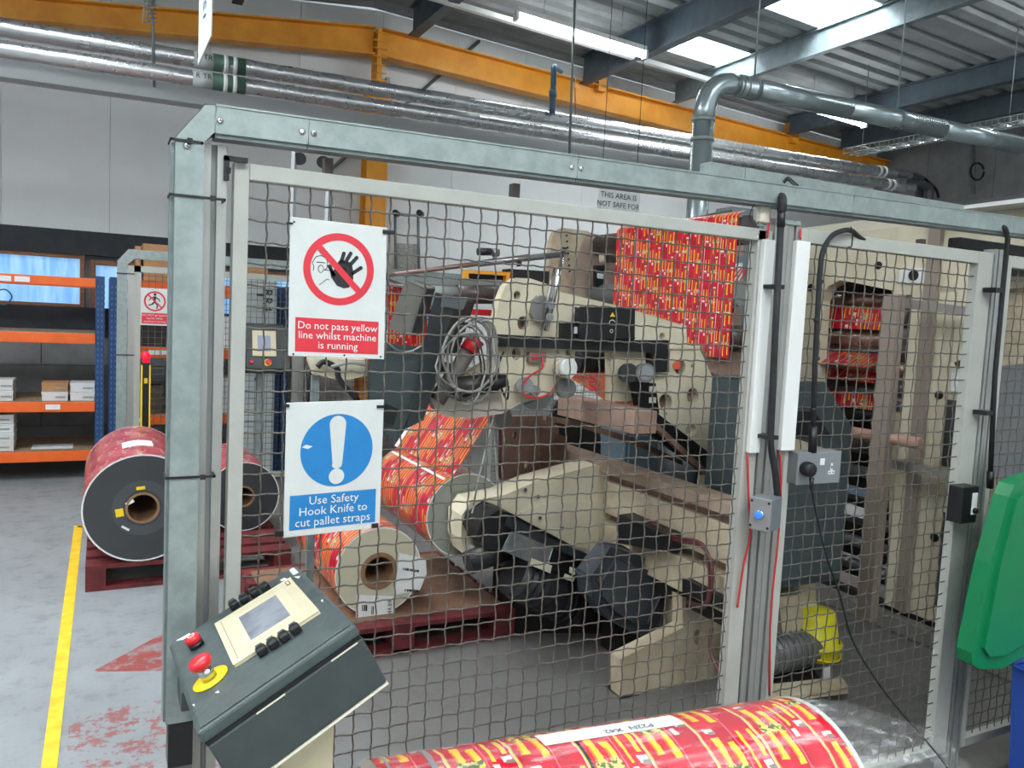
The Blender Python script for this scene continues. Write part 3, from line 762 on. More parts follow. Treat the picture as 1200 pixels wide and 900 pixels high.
# beacon post in front of the far gate
p = PY(171, 420, 5.1)
t = thing('beacon_post', 'black post with yellow edges and glowing red beacon', 'post', (p.x, 5.1, 0))
zb = PY(171, 425, 5.1).z
box('column', (p.x-.025, 5.08, 0), (p.x+.025, 5.13, zb), blk, t)
for s in (-1, 1): box('yellow_edge', (p.x+s*.029-.005, 5.075, 0), (p.x+s*.029+.005, 5.13, zb-.02), yellow, t)
MB().lathe((p.x, 5.1, zb), EZ, [(0, .026), (.03, .026), (.035, .034), (.065, .034), (.082, .022), (.085, .001)], 16).build('beacon', redled, t)
box('warning_sticker', (p.x-.012, 5.072, zb-.16), (p.x+.012, 5.075, zb-.12), mat('sticker_yellow', 'd8b73a', .5), t)
# lettered locker and far console
a = PY(288, 330, 5.75); c = PY(321, 330, 5.75)
t = thing('locker', 'grey lettered locker seen through the mesh beside the blue upright', 'cabinet', ((a.x+c.x)/2, 5.9, 0))
box('body', (a.x-.05, 5.75, .02), (c.x+.03, 6.1, a.z+.02), mat('locker_grey', 'b4bcbc', .5, var=.04), t)
zs = [.05, .55, 1.05, a.z]
for i in range(3):
    d = box('door', (a.x-.04, 5.735, zs[i]), (c.x+.02, 5.75, zs[i+1]-.02), MATS['locker_grey'], t, .003)
    box('handle', ((a.x+c.x)/2-.03, 5.725, zs[i+1]-.12), ((a.x+c.x)/2+.03, 5.735, zs[i+1]-.10), blk, d)
q = PY(313, 352, 5.73); text_mesh('lettering', 'RR4', .12, (q.x, 5.73, q.z), -EZ, EX, signblack, t)
p = PY(308, 412, 5.0)
t = thing('control_console', 'smaller distant grey console with cream screen and red buttons', 'control panel', (p.x, 5.1, 0))
a = PY(286, 383, 5.0); c = PY(334, 438, 5.0)
MB().prism([(a.x, 5.0, c.z), (a.x, 4.85, c.z+.05), (a.x, 4.93, a.z), (a.x, 5.15, a.z+.02), (a.x, 5.15, c.z)], (c.x-a.x, 0, 0)).build('housing', dkgrey, t, bevel=.006)
f0 = V((0, 4.85, c.z+.05)); fd = V((0, .08, a.z-c.z-.05)); L = fd.length; fn = V((0, -fd.z, fd.y)).normalized()
def facept(u, v): return V((a.x+u*(c.x-a.x), f0.y+fd.y*v, f0.z+fd.z*v))+fn*.004
MB().obox(facept(.15, .30), V(((c.x-a.x)*.55, 0, 0)), fd*.62, fn*.01).build('screen_bezel', hmi, t)
MB().obox(facept(.27, .42)+fn*.011, V(((c.x-a.x)*.3, 0, 0)), fd*.38, fn*.001).build('display', mat('display_blue', '8c93a8', .3), t)
q = facept(.5, .15); MB().lathe(q, fn, [(0, .03), (.003, .03)]).build('yellow_disc', yellow, t); MB().lathe(q, fn, [(0, .012), (.03, .012), (.03, .022), (.045, .02)]).build('stop_button', redp, t)
q = facept(.12, .15); MB().lathe(q, fn, [(0, .015), (.02, .015), (.025, .008)]).build('push_button', redp, t)
box('stand', (p.x-.03, 5.05, 0), (p.x+.03, 5.11, c.z), galv, t)

# ------------------------------------------------------------------ pallets and reels
def pallet(lab, x0, x1, y0, y1, m=maroon):
    t = thing('pallet', lab, 'pallet', ((x0+x1)/2, (y0+y1)/2, 0))
    n = 7; wd = (y1-y0)
    bw = wd/n*.72
    for i in range(n):
        yy = y0+i*(wd-bw)/(n-1); box('deck_board', (x0, yy, .122), (x1, yy+bw, .144), m, t)
    for i in range(3):
        xx = x0+i*((x1-x0)-.1)/2
        box('stringer_board', (xx, y0, .1), (xx+.1, y1, .122), m, t)
        for j in range(3):
            yy = y0+j*(wd-.14)/2; box('block', (xx, yy, .022), (xx+.1, yy+.14, .1), m, t)
        box('base_board', (xx, y0, .0), (xx+.1, y1, .022), m, t)
    for j in (0, 1): box('base_board', (x0+.1, y0 if j == 0 else y1-.1, 0), (x1-.1, y0+.1 if j == 0 else y1, .022), m, t)
    return t
def reel(lab, cx, cz, y0, W, r, rc, facem, filmm=film, corehole=kraft):
    t = thing('film_reel', lab, 'reel', (cx, y0+W/2, cz-r))
    prof = [V((cx+r*math.cos(a), y0, cz+r*math.sin(a))) for a in [PI*1.5-2*PI*i/64 for i in range(65)]]
    sheet(prof, (0, W, 0), nu=1).build('wound_film', filmm, t)
    for yy, dr in ((y0, -1), (y0+W, 1)):
        MB().ring((cx, yy, cz), (0, 1 if dr > 0 else -1, 0), rc, r*.998, .001, 48).build('end_face', facem, t)
        MB().ring((cx, yy, cz), (0, dr, 0), r*.975, r*1.004, .0015, 48).build('edge_rim', white, t)
    b = MB(); b.ring((cx, y0-.006, cz), (0, 1, 0), rc*.86, rc, W+.012, 32); b.build('core_tube', corehole, t)
    return t
# left pallet + big reel
c0 = PY(100, 650, 3.05); c1 = PY(183, 650, 3.05)
PXL = c0.x
pallet('dark red pallet carrying the two dark ended reels at left', PXL, PY(341, 660, 3.05).x, 3.05, 4.3)
ra = PY(167, 598, 3.08); R1 = .302
A1 = reel('large red film reel with dark end face on the left pallet', ra.x, .146+R1, 3.06, 1.1, R1, .088, coreface, film_crimson)
def sticker(par, px, py, Y, w, h, ang, m, name='sticker'):
    p = PY(px, py, Y); u = V((math.cos(ang), 0, math.sin(ang))); v = V((-math.sin(ang), 0, math.cos(ang)))
    MB().obox(p-u*w/2-v*h/2, u*w, (0, -.0015, 0), v*h).build(name, m, par)
MB().ring((ra.x, 3.0585, .146+R1), (0, -1, 0), .10, .155, .0004, 40).build('inner_ring', mat('reel_end_dark2', '454c50', .35), A1)
sticker(A1, 165, 572, 3.056, .045, .018, .1, yellow); sticker(A1, 140, 601, 3.056, .04, .045, .15, yellow)
sticker(A1, 152, 589, 3.056, .045, .018, .5, paper); sticker(A1, 147, 619, 3.056, .045, .012, -.6, paper)
# paper label on its top
th = 1.75; b = MB()
prof = [V((ra.x+(R1+.002)*math.cos(a), 3.35, .146+R1+(R1+.002)*math.sin(a))) for a in [1.9-.05*i for i in range(12)]]
sheet(prof, (0, .2, 0)).build('paper_label', paper, A1)
# second left pallet + reels
p2 = PY(338, 640, 3.5)
rb = PY(284, 611, 3.55); R2 = .225
reel('smaller red film reel with dark end behind the gate post', rb.x, .146+R2, 3.53, .75, R2, .07, coreface, film_crimson)
# machine-side pallet and floor reel
q0 = PY(424, 740, 1.84)
PB = pallet('worn red pallet under the tan ended reel', q0.x-.42, q0.x+.75, 1.70, 2.75)
rc_ = PY(443, 676, 1.86); R3 = rc_.z-.148
R3 = .213
RC = reel('film reel with tan end and paper labels on the machine pallet', rc_.x, .148+R3, 1.85, .85, R3, .082, coreface_tan)
MB().ring((rc_.x, 1.849, .148+R3), (0, -1, 0), .082, .092, .0006, 40).build('core_edge', kraft, RC)
def lblpoly(par, px, Y, name='paper_label'):
    return polyY(px, Y, .0012).build(name, paper, par)
l1 = lblpoly(RC, [(468, 648), (499, 655), (500, 672), (492, 692), (463, 697)], 1.846)
l2 = lblpoly(RC, [(418, 697), (461, 699), (461, 727), (441, 731), (417, 727)], 1.846)
def bars(par, pxa, pxb, Y, h, n=10):
    a = PY(*pxa, Y); c = PY(*pxb, Y); b = MB(); d = c-a
    for i in range(n): b.obox(a+d*(i/n), d*(.5/n+.3/n*(i % 3)), (0, -.0006, 0), EZ*h)
    b.build('printed_code', signblack, par)
bars(RC, (472, 668), (492, 671), 1.8455, .012); bars(RC, (474, 693), (490, 694), 1.8455, .012, 6)
q = PY(457, 713, 1.845); text_mesh('lettering', '144.89', .03, q, EZ, -EX, signblack, RC)
q = PY(443, 701, 1.845); text_mesh('lettering', '<', .02, q, EZ, -EX, signblack, RC)
bars(RC, (424, 716), (430, 716), 1.8455, .03, 3); bars(RC, (435, 720), (438, 720), 1.8455, .04, 2)
# crumpled stretch wrap over the floor reel's shoulder
prof = [V((rc_.x+(R3+.006)*math.cos(a), 1.84, .148+R3+(R3+.006)*math.sin(a))) for a in [2.3-.12*i for i in range(22)]]
sheet(prof, (0, .45, 0)).build('stretch_wrap', wrapm, RC)
slip = MB().box((q0.x-.38, 1.80, .1445), (q0.x+.72, 2.70, .1455)).build('slip_sheet', mat('slip_brown', '8a6a52', .7, col2='74553f', vscale=5)); tag(slip, 'brown slip sheet lying on the pallet under the tan ended reel', 'sheet')
# cardboard scrap
p = PZ(318, 678); o = MB().box((p.x-.1, p.y-.08, .0), (p.x+.08, p.y+.08, .02)).build('cardboard_scrap', card); tag(o, 'flat cardboard scrap on the floor behind the console', 'cardboard')
# ================================================================== MACHINE: unwinder
Y0 = 1.40
mc = thing('unwind_machine', 'beige unwinding machine with drilled side plate and swing arm behind the mesh', 'machine', PZ(800, 800))
holes = [oval(606, 346, 4, 5), oval(613, 379, 6.6, 8.4), oval(776, 394, 3.2, 4), oval(797, 430, 6.5, 9), oval(812, 464, 6.8, 9.5), oval(780, 471, 7.5, 9.5), oval(810, 504, 6, 7.5),
         oval(605, 415, 5, 7), oval(666, 413, 3, 3.4, 10), oval(654, 413, 1.4, 1.6, 8), oval(812, 429, 2.2, 2.6, 10), oval(780, 486, 2.4, 2.8, 10), oval(837, 467, 1.8, 2.2, 8), oval(828, 446, 1.8, 2, 8), oval(827, 479, 1.6, 2, 8), oval(779, 439, 1.6, 1.8, 8)]
plate = [(577, 392), (585, 352), (592, 335), (604, 326), (622, 327), (642, 333), (658, 342), (724, 358), (752, 366), (804, 382), (805, 402), (818, 405), (832, 436), (866, 508), (871, 562), (832, 536), (770, 487), (752, 470), (716, 470), (716, 413), (674, 412), (672, 440), (655, 463), (640, 466), (616, 469), (588, 485), (545, 488), (520, 484), (508, 470), (512, 455), (545, 440), (575, 420)]
polyY(plate, Y0, .05, holes).build('side_plate', beige, mc, bevel=.002)
polyY([(785, 405), (820, 405), (820, 409), (785, 409)], Y0-.012, .012).build('ledge', beige, mc)
# far side plate + rounded column seen beyond the web
polyY([(648, 280), (654, 271), (664, 268), (690, 272), (720, 280), (724, 300), (800, 330), (860, 360), (860, 420), (640, 400), (640, 330)], 3.0, .05).build('far_side_plate', mat('far_plate', 'b8a394', .5, .05, col2='a58f80', vscale=6), mc)
polyY([(646, 282), (650, 272), (660, 267), (690, 271), (684, 282), (676, 300), (664, 350), (640, 348)], 2.94, .05).build('rounded_column', beige_dirty, mc)
b = MB()
for i in range(7): b.cyl(PY(664+i*.6, 276+i*7, 2.92), PY(664+i*.6, 276+i*7, 2.94), .008, n=8)
b.build('bolt', blk, mc, stuff=True)
# dark guard bar and block
polyY([(581, 392), (661, 396), (661, 379), (681, 379), (682, 362), (688, 360), (742, 362), (743, 399), (784, 399), (784, 436), (764, 436), (764, 413), (580, 406)], Y0-.05, .05).build('dark_guard', blk, mc, bevel=.003)
polyY([(680, 361), (743, 363), (743, 396), (680, 396)], Y0-.085, .04).build('drive_cover', blk, mc, bevel=.006)
def qmark(px, Y, m, name): return polyY(px, Y, .001).build(name, m, mc)
qmark([(715, 371), (718, 366), (721, 371)], Y0-.087, yellow, 'warning_triangle')
b = MB(); b.tube([PY(714+4*(1-math.cos(i*.4)), 379-4*math.sin(i*.45), Y0-.087) for i in range(7)], .0018, 4); b.build('arrow_mark', paper, mc)
b = MB(); b.ring(PY(716.5, 388, Y0-.087), (0, -1, 0), .006, .009, .0006, 12); b.build('round_mark', paper, mc)
box('connector', PY(674, 383, Y0-.06), PY(678, 391, Y0-.052)+V((0, .004, 0)), paper, mc)
# black diagonal bar
polyY([(740, 484), (770, 484), (850, 545), (858, 566), (830, 560), (812, 545), (760, 508), (750, 505)], Y0-.03, .03).build('diagonal_bar', blk, mc)
# items in the opening: corrugated hose, roller end, motors
MB().tube([PY(675, 424, Y0+.12), PY(714, 422, Y0+.12)], .05, 16).build('corrugated_hose', blk2, mc)
b = MB()
for i in range(12): p = PY(677+i*3.2, 424, Y0+.12); b.ring(p, EX, .044, .054, .008, 16)
b.build('hose_rib', blk, mc, stuff=True)
MB().cyl(PY(662, 431, Y0-.09), PY(656, 431, Y0+.04), .044, n=24).build('roller_boss', beige, mc); MB().cyl(PY(668.5, 431, Y0-.125), PY(662, 431, Y0-.09), .042, n=24).build('boss_face', white, mc)
MB().cyl(PY(664, 455, Y0-.06), PY(660, 455, Y0+.04), .045, n=24).build('motor_housing', mat('motor_grey', '5a5c5a', .5), mc)
polyY([(716, 414), (748, 414), (748, 474), (716, 468)], Y0+.10, .04).build('inner_plate', mat('beige_pale', 'c3c0b2', .5), mc)
# pneumatic actuator: dark disc + grey cylinder
MB().cyl(PY(737, 437, Y0-.11), PY(735, 437, Y0-.04), .045, n=24).build('actuator', blk, mc); MB().cyl(PY(757, 437, Y0-.16), PY(752, 437, Y0-.04), .045, n=24).build('actuator', mat('motor_grey2', '6c6f6e', .4, .3), mc)
MB().cyl(PY(757, 437, Y0-.166), PY(757, 437, Y0-.16), .034, n=24).build('actuator_cap', mat('motor_grey3', '83878a', .4, .3), mc)
polyY([(744, 448), (768, 450), (772, 484), (752, 484)], Y0-.07, .05).build('valve_block', blk, mc, bevel=.003)
for q in ((765, 456), (765, 469)): p = PY(q[0], q[1], Y0-.075); box('terminal', p+V((-.02, 0, -.013)), p+V((.02, .005, .013)), mat('beige_pale', ''), mc)
# red motor bits, orange indicator
MB().cyl(PY(794, 428, Y0-.02), PY(794, 428, Y0+.03), .022, n=14).build('indicator', mat('indicator_orange', 'e0542a', .3), mc)
# gauge discs with red tubing at left
MB().cyl(PY(615, 452, Y0-.07), PY(614, 452, Y0), .038, n=24).build('regulator', mat('motor_grey3', ''), mc)
MB().cyl(PY(628, 458, Y0-.08), PY(625, 457, Y0), .022, n=18).build('regulator', steel, mc)
tb = MB().tube(smooth_path([PY(633, 412, Y0-.02), PY(636, 430, Y0-.05), PY(622, 440, Y0-.07), PY(613, 450, Y0-.09), PY(615, 463, Y0-.09), PY(632, 466, Y0-.09), PY(645, 460, Y0-.07), PY(651, 452, Y0-.05)], 6), .005, 6).build('air_tube', redp, mc)
polyY([(616, 474), (650, 462), (640, 478), (625, 481)], Y0-.02, .03).build('pivot_lug', mat('motor_grey2', ''), mc)
box('valve', PY(621, 413, Y0-.03), PY(636, 424, Y0), brownish, mc); box('valve_tag', PY(624, 416, Y0-.034), PY(632, 421, Y0-.03), redp, mc)
# clamp bracket and chrome rod on the plate
polyY([(627, 352), (633, 347), (645, 350), (641, 378), (627, 374), (624, 368)], Y0-.035, .035).build('clamp_plate', mat('clamp_grey', '8d8d8a', .4, .4), mc, bevel=.004)
MB().cyl(PY(662, 290, Y0-.06), PY(640, 388, Y0-.06), .011, n=14).build('chrome_rod', chrome, mc)
MB().cyl(PY(650, 315, Y0-.075), PY(634, 387, Y0-.075), .007, n=10).build('chrome_rod', steel, mc)
for q in ((646, 358), (644, 372)): MB().cyl(PY(q[0], q[1], Y0-.09), PY(q[0], q[1], Y0-.02), .018, n=14).build('rod_clamp', steel, mc, bevel=.002)
# long bronze rod with knob
MB().cyl(PY(452, 323, Y0-.06), PY(620, 301, Y0-.06), .0075, .013, n=12).build('support_rod', brown_p, mc); MB().cyl(PY(560, 309, Y0-.06), PY(657, 298, Y0-.06), .014, n=12).build('support_rod', steel, mc)
MB().cyl(PY(560, 295, Y0-.06), PY(575, 295, Y0-.06), .016, n=12).build('knob', blk, mc); MB().cyl(PY(577, 296, Y0-.06), PY(584, 296, Y0-.06), .017, n=12).build('knob_collar', steel, mc)
MB().cyl(PY(580, 296, Y0-.06), PY(580, 307, Y0-.06), .009, n=8).build('knob_stem', steel, mc); MB().cyl(PY(607, 302, Y0-.06), PY(609, 312, Y0-.06), .012, n=8).build('rod_clip', blk, mc)
# rollers behind: grey beam, dark roller, yellow frame
MB().prism([PY(455, 325, 1.9), PY(588, 328, 1.9), PY(588, 337, 1.9), PY(470, 332, 1.9)], (0, .1, 0)).build('cross_beam', mat('beam_grey', '7d8380', .5, .2), mc)
MB().cyl(PY(535, 345, 1.9), PY(582, 345, 1.9), .048, n=24).build('guide_roller', roller_dk, mc)
MB().cyl(PY(500, 344, 1.9), PY(540, 345, 1.9), .04, n=24).build('guide_roller', mat('beam_grey', ''), mc)
polyY([(544, 316), (598, 319), (597, 330), (593, 330), (593, 323), (549, 320), (549, 327), (543, 326)], 2.0, .03).build('yellow_guard', yellow_steel, mc, bevel=.002)
polyY([(549, 320), (594, 323), (594, 330), (549, 329)], 2.04, .05).build('dark_cover', blk, mc); polyY([(598, 315), (644, 318), (643, 334), (636, 333), (600, 326)], 2.05, .1).build('dark_cover', blk, mc)
box('red_valve', PY(538, 361, 1.6), PY(572, 370, 1.65), redp, mc, .004)
# rounded apron under the coil
polyY([(505, 466), (520, 450), (585, 450), (590, 484), (555, 489), (522, 487), (510, 480)], Y0-.06, .05).build('apron_plate', mat('apron_grey', 'b3ada0', .5, var=.12), mc, bevel=.004)
# cross member (pinkish) running toward the viewer
def ybeam(px_top, px_bot, X, w, m, name):
    """beam along Y: near/far top edge px on plane X, height from px_bot"""
    a = PX(*px_top[0], X); c = PX(*px_top[1], X); e2 = PX(*px_bot, X)
    z1 = (a.z+c.z)/2; h = (PX(px_bot[0], px_bot[1], X)).z
    return MB().box((X, a.y, h), (X+w, c.y, z1)).build(name, m, mc, bevel=.002)
ybeam([(654, 466), (744, 479)], (700, 498), 2.02, .12, pinkish, 'cross_member')
polyY([(640, 487), (680, 494), (740, 512), (800, 540), (800, 545), (735, 518), (680, 501), (640, 493)], Y0+.15, .03).build('link_bar', brownish, mc)
MB().obox(PY(744, 480, 1.32), PY(830, 560, 1.32)-PY(744, 480, 1.32), (0, .03, 0), PY(749, 478, 1.32)-PY(744, 482, 1.32)).build('link_bar', brownish, mc)
box('hanger_lug', PY(825, 558, 1.30), PY(834, 572, 1.34), beige_dirty, mc)
# brown inner frame under the arm
polyY([(588, 488), (640, 487), (655, 500), (655, 560), (600, 575), (588, 560)], 2.1, .04, [oval(603, 510, 3, 4, 10), oval(618, 545, 4, 6, 10)]).build('inner_frame', pinkish, mc)
polyY([(632, 500), (664, 512), (666, 590), (634, 575)], 1.95, .03).build('inner_frame', brownish, mc)
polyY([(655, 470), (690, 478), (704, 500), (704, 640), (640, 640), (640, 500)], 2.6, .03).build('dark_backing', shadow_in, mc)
polyY([(590, 338), (660, 348), (660, 458), (600, 458)], Y0+.055, .01).build('inner_lining', brownish, mc)
polyY([(768, 402), (826, 412), (850, 500), (850, 520), (768, 474)], Y0+.055, .01).build('inner_lining', brownish, mc)
polyY([(832, 524), (864, 526), (866, 580), (836, 572)], Y0+.12, .12).build('valve_box', blk, mc, bevel=.004)
MB().prism([PZ(600, 742), PZ(800, 742), V((PZ(800, 742).x, PZ(800, 742).y, .42)), V((PZ(600, 742).x, PZ(600, 742).y, .30))], (0, .25, 0)).build('underframe_shade', shadow_in, mc)  # dark block stands in for shade and dark machinery under the motor
# bed rails running toward the viewer (planes of constant X)
XB = 2.30
pa = PX(712, 541, XB); pb = PX(860, 590, XB)
zt = (pa.z+pb.z)/2; yn = PX(884, 600, XB).y; yf = 2.6
def rz(px, py): return PX(px, py, XB).z
zs_ = [zt, rz(800, 584), rz(800, 596), rz(800, 640), rz(800, 652), rz(800, 692), rz(800, 712)]
box('bed_top', (XB-.03, yn, zs_[1]), (XB+.10, yf, zs_[0]), mat('bed_top', '9b8a78', .5, col2='85705f'), mc, .003)
box('bed_groove', (XB+.03, yn, zs_[2]-.005), (XB+.09, yf, zs_[1]), brownish, mc)
box('bed_face', (XB, yn, zs_[3]), (XB+.12, yf, zs_[2]), beige_dirty, mc, .004)
box('bed_step', (XB+.05, yn, zs_[4]), (XB+.11, yf, zs_[3]), brownish, mc)
box('bed_face', (XB-.02, yn, zs_[5]), (XB+.12, yf, zs_[4]), beige_dirty, mc, .004)
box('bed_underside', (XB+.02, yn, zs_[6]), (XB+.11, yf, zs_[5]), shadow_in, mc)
polyX([(724, 603), (778, 627), (778, 646), (724, 636)], XB-.10, .10).build('channel_bar', blk, mc, bevel=.003)
polyX([(800, 678), (866, 712), (866, 722), (800, 694)], XB-.06, .06).build('channel_bar', blk, mc, bevel=.003)
# foot and leg
fp = PZ(727, 822); Yf = .95
polyY([(727, 772), (775, 748), (800, 735), (800, 700), (856, 712), (856, 800), (735, 820), (727, 818)], Yf, .07, [oval(818, 747, 5, 9, 12)]).build('foot', beige_dirty, mc, bevel=.004)
polyY([(727, 818), (856, 798), (856, 808), (738, 828)], Yf-.01, .12).build('foot_pad', shadow_in, mc)
box('leg', (PY(800, 760, 1.1).x, 1.1, 0), (XB+.12, 1.3, zs_[5]), beige_dirty, mc)
b = MB()
for k in range(2):
    b.tube(smooth_path([PX(760+k*3, 612, XB-.04), PX(790, 632-k*3, XB-.05), PX(822, 640-k*3, XB-.07), PX(834-k*3, 665, XB-.07), PX(832-k*2, 700, XB-.07), PX(822, 712-k*3, XB-.05), PX(806, 706, XB-.04)], 6), .008, 7)
b.build('hydraulic_hose', mat('hose_maroon', '5a3032', .4), mc)
MB().tube(smooth_path([PX(834, 735, XB-.05), PX(832, 760, XB-.06), PX(842, 785, XB-.06), PX(856, 792, XB-.04)], 6), .008, 7).build('hydraulic_hose', MATS['hose_maroon'], mc)

# swing arm holding the reel
arm = thing('swing_arm', 'heavy beige swing arm reaching into the core of the running reel', 'machine arm', PY(620, 650, 1.72))
polyY([(552, 588), (591, 580), (628, 564), (697, 545), (724, 549), (724, 650), (700, 662), (640, 660), (600, 648), (562, 656), (546, 650), (540, 632), (541, 604)], 1.62, .16, [oval(711, 551, 2, 2.4, 8)]).build('arm_body', beige, arm, bevel=.006)
polyY([(610, 600), (652, 588), (700, 588), (716, 594), (720, 602), (720, 640), (700, 648), (612, 620)], 1.612, .01).build('arm_cover', beige, arm, bevel=.003)
b = MB()
for q in ((633, 607), (659, 619), (712, 601), (631, 582), (616, 574), (562, 597)): b.cyl(PY(q[0], q[1], 1.598), PY(q[0], q[1], 1.625), .009, n=10)
b.build('bolt', blk, arm, stuff=True)
MB().cyl(PY(552, 644, 1.58), PY(552, 644, 1.64), .022, n=18).build('pivot_pin', steel, arm)
MB().tube(smooth_path([PY(556, 592, 1.58), PY(553, 606, 1.56), PY(560, 618, 1.55), PY(572, 626, 1.55), PY(582, 618, 1.55), PY(583, 600, 1.56)], 6), .0045, 6).build('cable', cable_g, arm)
# white lifting cord from above the reel down to the arm
o = MB().tube([PY(578, 492, 1.55), PY(560, 565, 1.55), PY(555, 592, 1.55)], .005, 6).build('air_line', cable_g); tag(o, 'left pale air line hanging in front of the running reel', 'cable')
o = MB().tube([PY(578, 492, 1.55), PY(583, 560, 1.55), PY(584, 600, 1.55)], .004, 6).build('air_line', cable_g); tag(o, 'right pale air line falling to the swing arm', 'cable')
# gear motor
gm = thing('gear_motor', 'black gear motor with clear guard under the swing arm', 'motor', PY(640, 650, 1.45))
polyY([(566, 612), (585, 600), (600, 602), (690, 652), (700, 662), (694, 690), (650, 668), (600, 648), (568, 640), (562, 625)], 1.42, .18).build('gear_body', blk, gm, bevel=.01)
polyY([(598, 607), (652, 634), (690, 650), (684, 657), (642, 640), (596, 618)], 1.38, .04).build('guard_rail', mat('graphite', '30363c', .35, .3), gm, bevel=.003)
MB().prism([PY(603, 624, 1.38), PY(648, 642, 1.38), PY(640, 666, 1.36), PY(592, 646, 1.36)], (0, .03, 0)).build('clear_guard', mat('guard_silver', '8f979a', .18, .6, var=.3, vscale=20), gm, bevel=.003)
polyY([(623, 654), (647, 663), (645, 672), (621, 662)], 1.35, .002).build('rating_plate', mat('label_cream', 'c4c2a8', .6), gm)
for px in ([(668, 664), (675, 667), (674, 674), (667, 671)], [(662, 672), (674, 677), (672, 682), (660, 678)]): polyY(px, 1.37, .002).build('sticker', mat('label_cream', ''), gm)
MB().cyl(PY(600, 672, 1.45), PY(672, 712, 1.45), .10, n=28).build('motor_body', mat('motor_black', '24262a', .45, .2), gm)
b = MB(); d = PY(672, 712, 1.45)-PY(600, 672, 1.45)
for i in range(9): p = PY(600, 672, 1.45)+d*(.1+i*.1); b.ring(p, d, .098, .108, .008, 24)
b.build('cooling_fin', MATS['motor_black'], gm, stuff=True)
MB().cyl(PY(548, 660, 1.5), PY(600, 640, 1.5), .055, n=20).build('hub', blk, gm)
# dark bevelled belt guard
bgd = thing('belt_guard', 'dark grey many sided belt guard beside the bed rail', 'guard', PY(740, 745, 1.3))
oct_ = [(700, 662), (716, 644), (742, 648), (768, 660), (786, 672), (788, 694), (774, 728), (764, 744), (748, 742), (712, 726), (692, 700), (690, 676)]
polyY(oct_, 1.22, .10).build('cover', mat('guard_slate', '3d444b', .45, col2='333a40', vscale=6), bgd, bevel=.012)
cx_ = sum(p[0] for p in oct_)/12; cy_ = sum(p[1] for p in oct_)/12
polyY([(cx_+(p[0]-cx_)*.72, cy_+(p[1]-cy_)*.72) for p in oct_], 1.19, .04).build('raised_face', MATS['guard_slate'], bgd, bevel=.012)
polyY([(760, 700), (786, 690), (786, 752), (745, 770), (720, 770), (720, 730)], 1.33, .12).build('back_box', shadow_in, bgd)

# running reel and webs
ur = PY(546, 604, 1.80); RU = .21
U = reel('unwinding red film reel with grey end held by the swing arm', ur.x, ur.z, 1.80, .85, RU, .085, coreface_green)
MB().ring((ur.x, 1.797, ur.z), (0, -1, 0), .075, .10, .02, 40).build('chuck_ring', blk, U)
MB().cyl((ur.x, 1.74, ur.z), (ur.x, 2.70, ur.z), .06, n=24).build('chuck', roller_dk, U)
# tape strip on the roll
prof = [V((ur.x+(RU+.002)*math.cos(a), 1.83, ur.z+(RU+.002)*math.sin(a))) for a in (2.15, 2.08)]
sheet(prof, (0, .80, 0)).build('tape_strip', white, U)
web = thing('film_web', 'red printed film running up from the reel to the guide rollers', 'film', ur)
a0 = PY(520, 556, 1.80); a1 = PY(575, 489, 1.80)
tp = V((ur.x+RU*math.cos(1.9), 1.80, ur.z+RU*math.sin(1.9)))
sheet([tp+V((-.005, 0, .004)), a1, a1+V((.10, 0, .12))], (0, .85, 0)).build('web', film, web)
sheet([tp+V((-.006, .85, .004)), a1+V((-.001, .85, 0))], (0, .05, 0)).build('web_margin', white, web)
MB().cyl(a1+V((.06, -.02, .0)), a1+V((.06, .9, .0)), .05, n=24).build('guide_roller', steel, web)
wb2 = thing('film_web', 'vertical sheet of red printed film falling between the upper rollers', 'film', PY(850, 400, 1.50))
tl = PY(866, 252, 1.50); bl_ = PY(852, 420, 1.50)
xw = tl.x
sheet([V((xw+.05, 1.50, tl.z+.03)), V((xw+.02, 1.50, tl.z+.02)), V((xw, 1.50, tl.z)), V((xw, 1.50, bl_.z))], (0, 1.12, 0)).build('web', film_fine, wb2)
# far section of the web beyond (angled, pinkish)
for k, (px, py, yy, rr0, m_) in enumerate(((692, 287, 2.93, .075, roller_dk), (697, 345, 2.93, .07, mat('beam_grey', '')))):
    p = PY(px, py, yy); MB().cyl(V((xw+.082, yy, p.z)), V((xw+.082, 1.52, p.z)), rr0, n=24).build('guide_roller', m_, mc)
p = PY(706, 302, 2.9); MB().cyl(p, V((p.x+.2, 2.5, p.z+.02)), .05, n=20).build('roller_shaft', beige, mc)
polyY([(698, 311), (709, 311), (709, 336), (698, 336)], 2.85, .03).build('sensor', blk, mc); polyY([(700, 320), (708, 321), (708, 327), (700, 326)], 2.845, .003).build('sensor_tag', paper, mc)
polyY([(712, 298), (722, 298), (722, 308), (712, 308)], 2.2, .03).build('sensor', blk, mc)
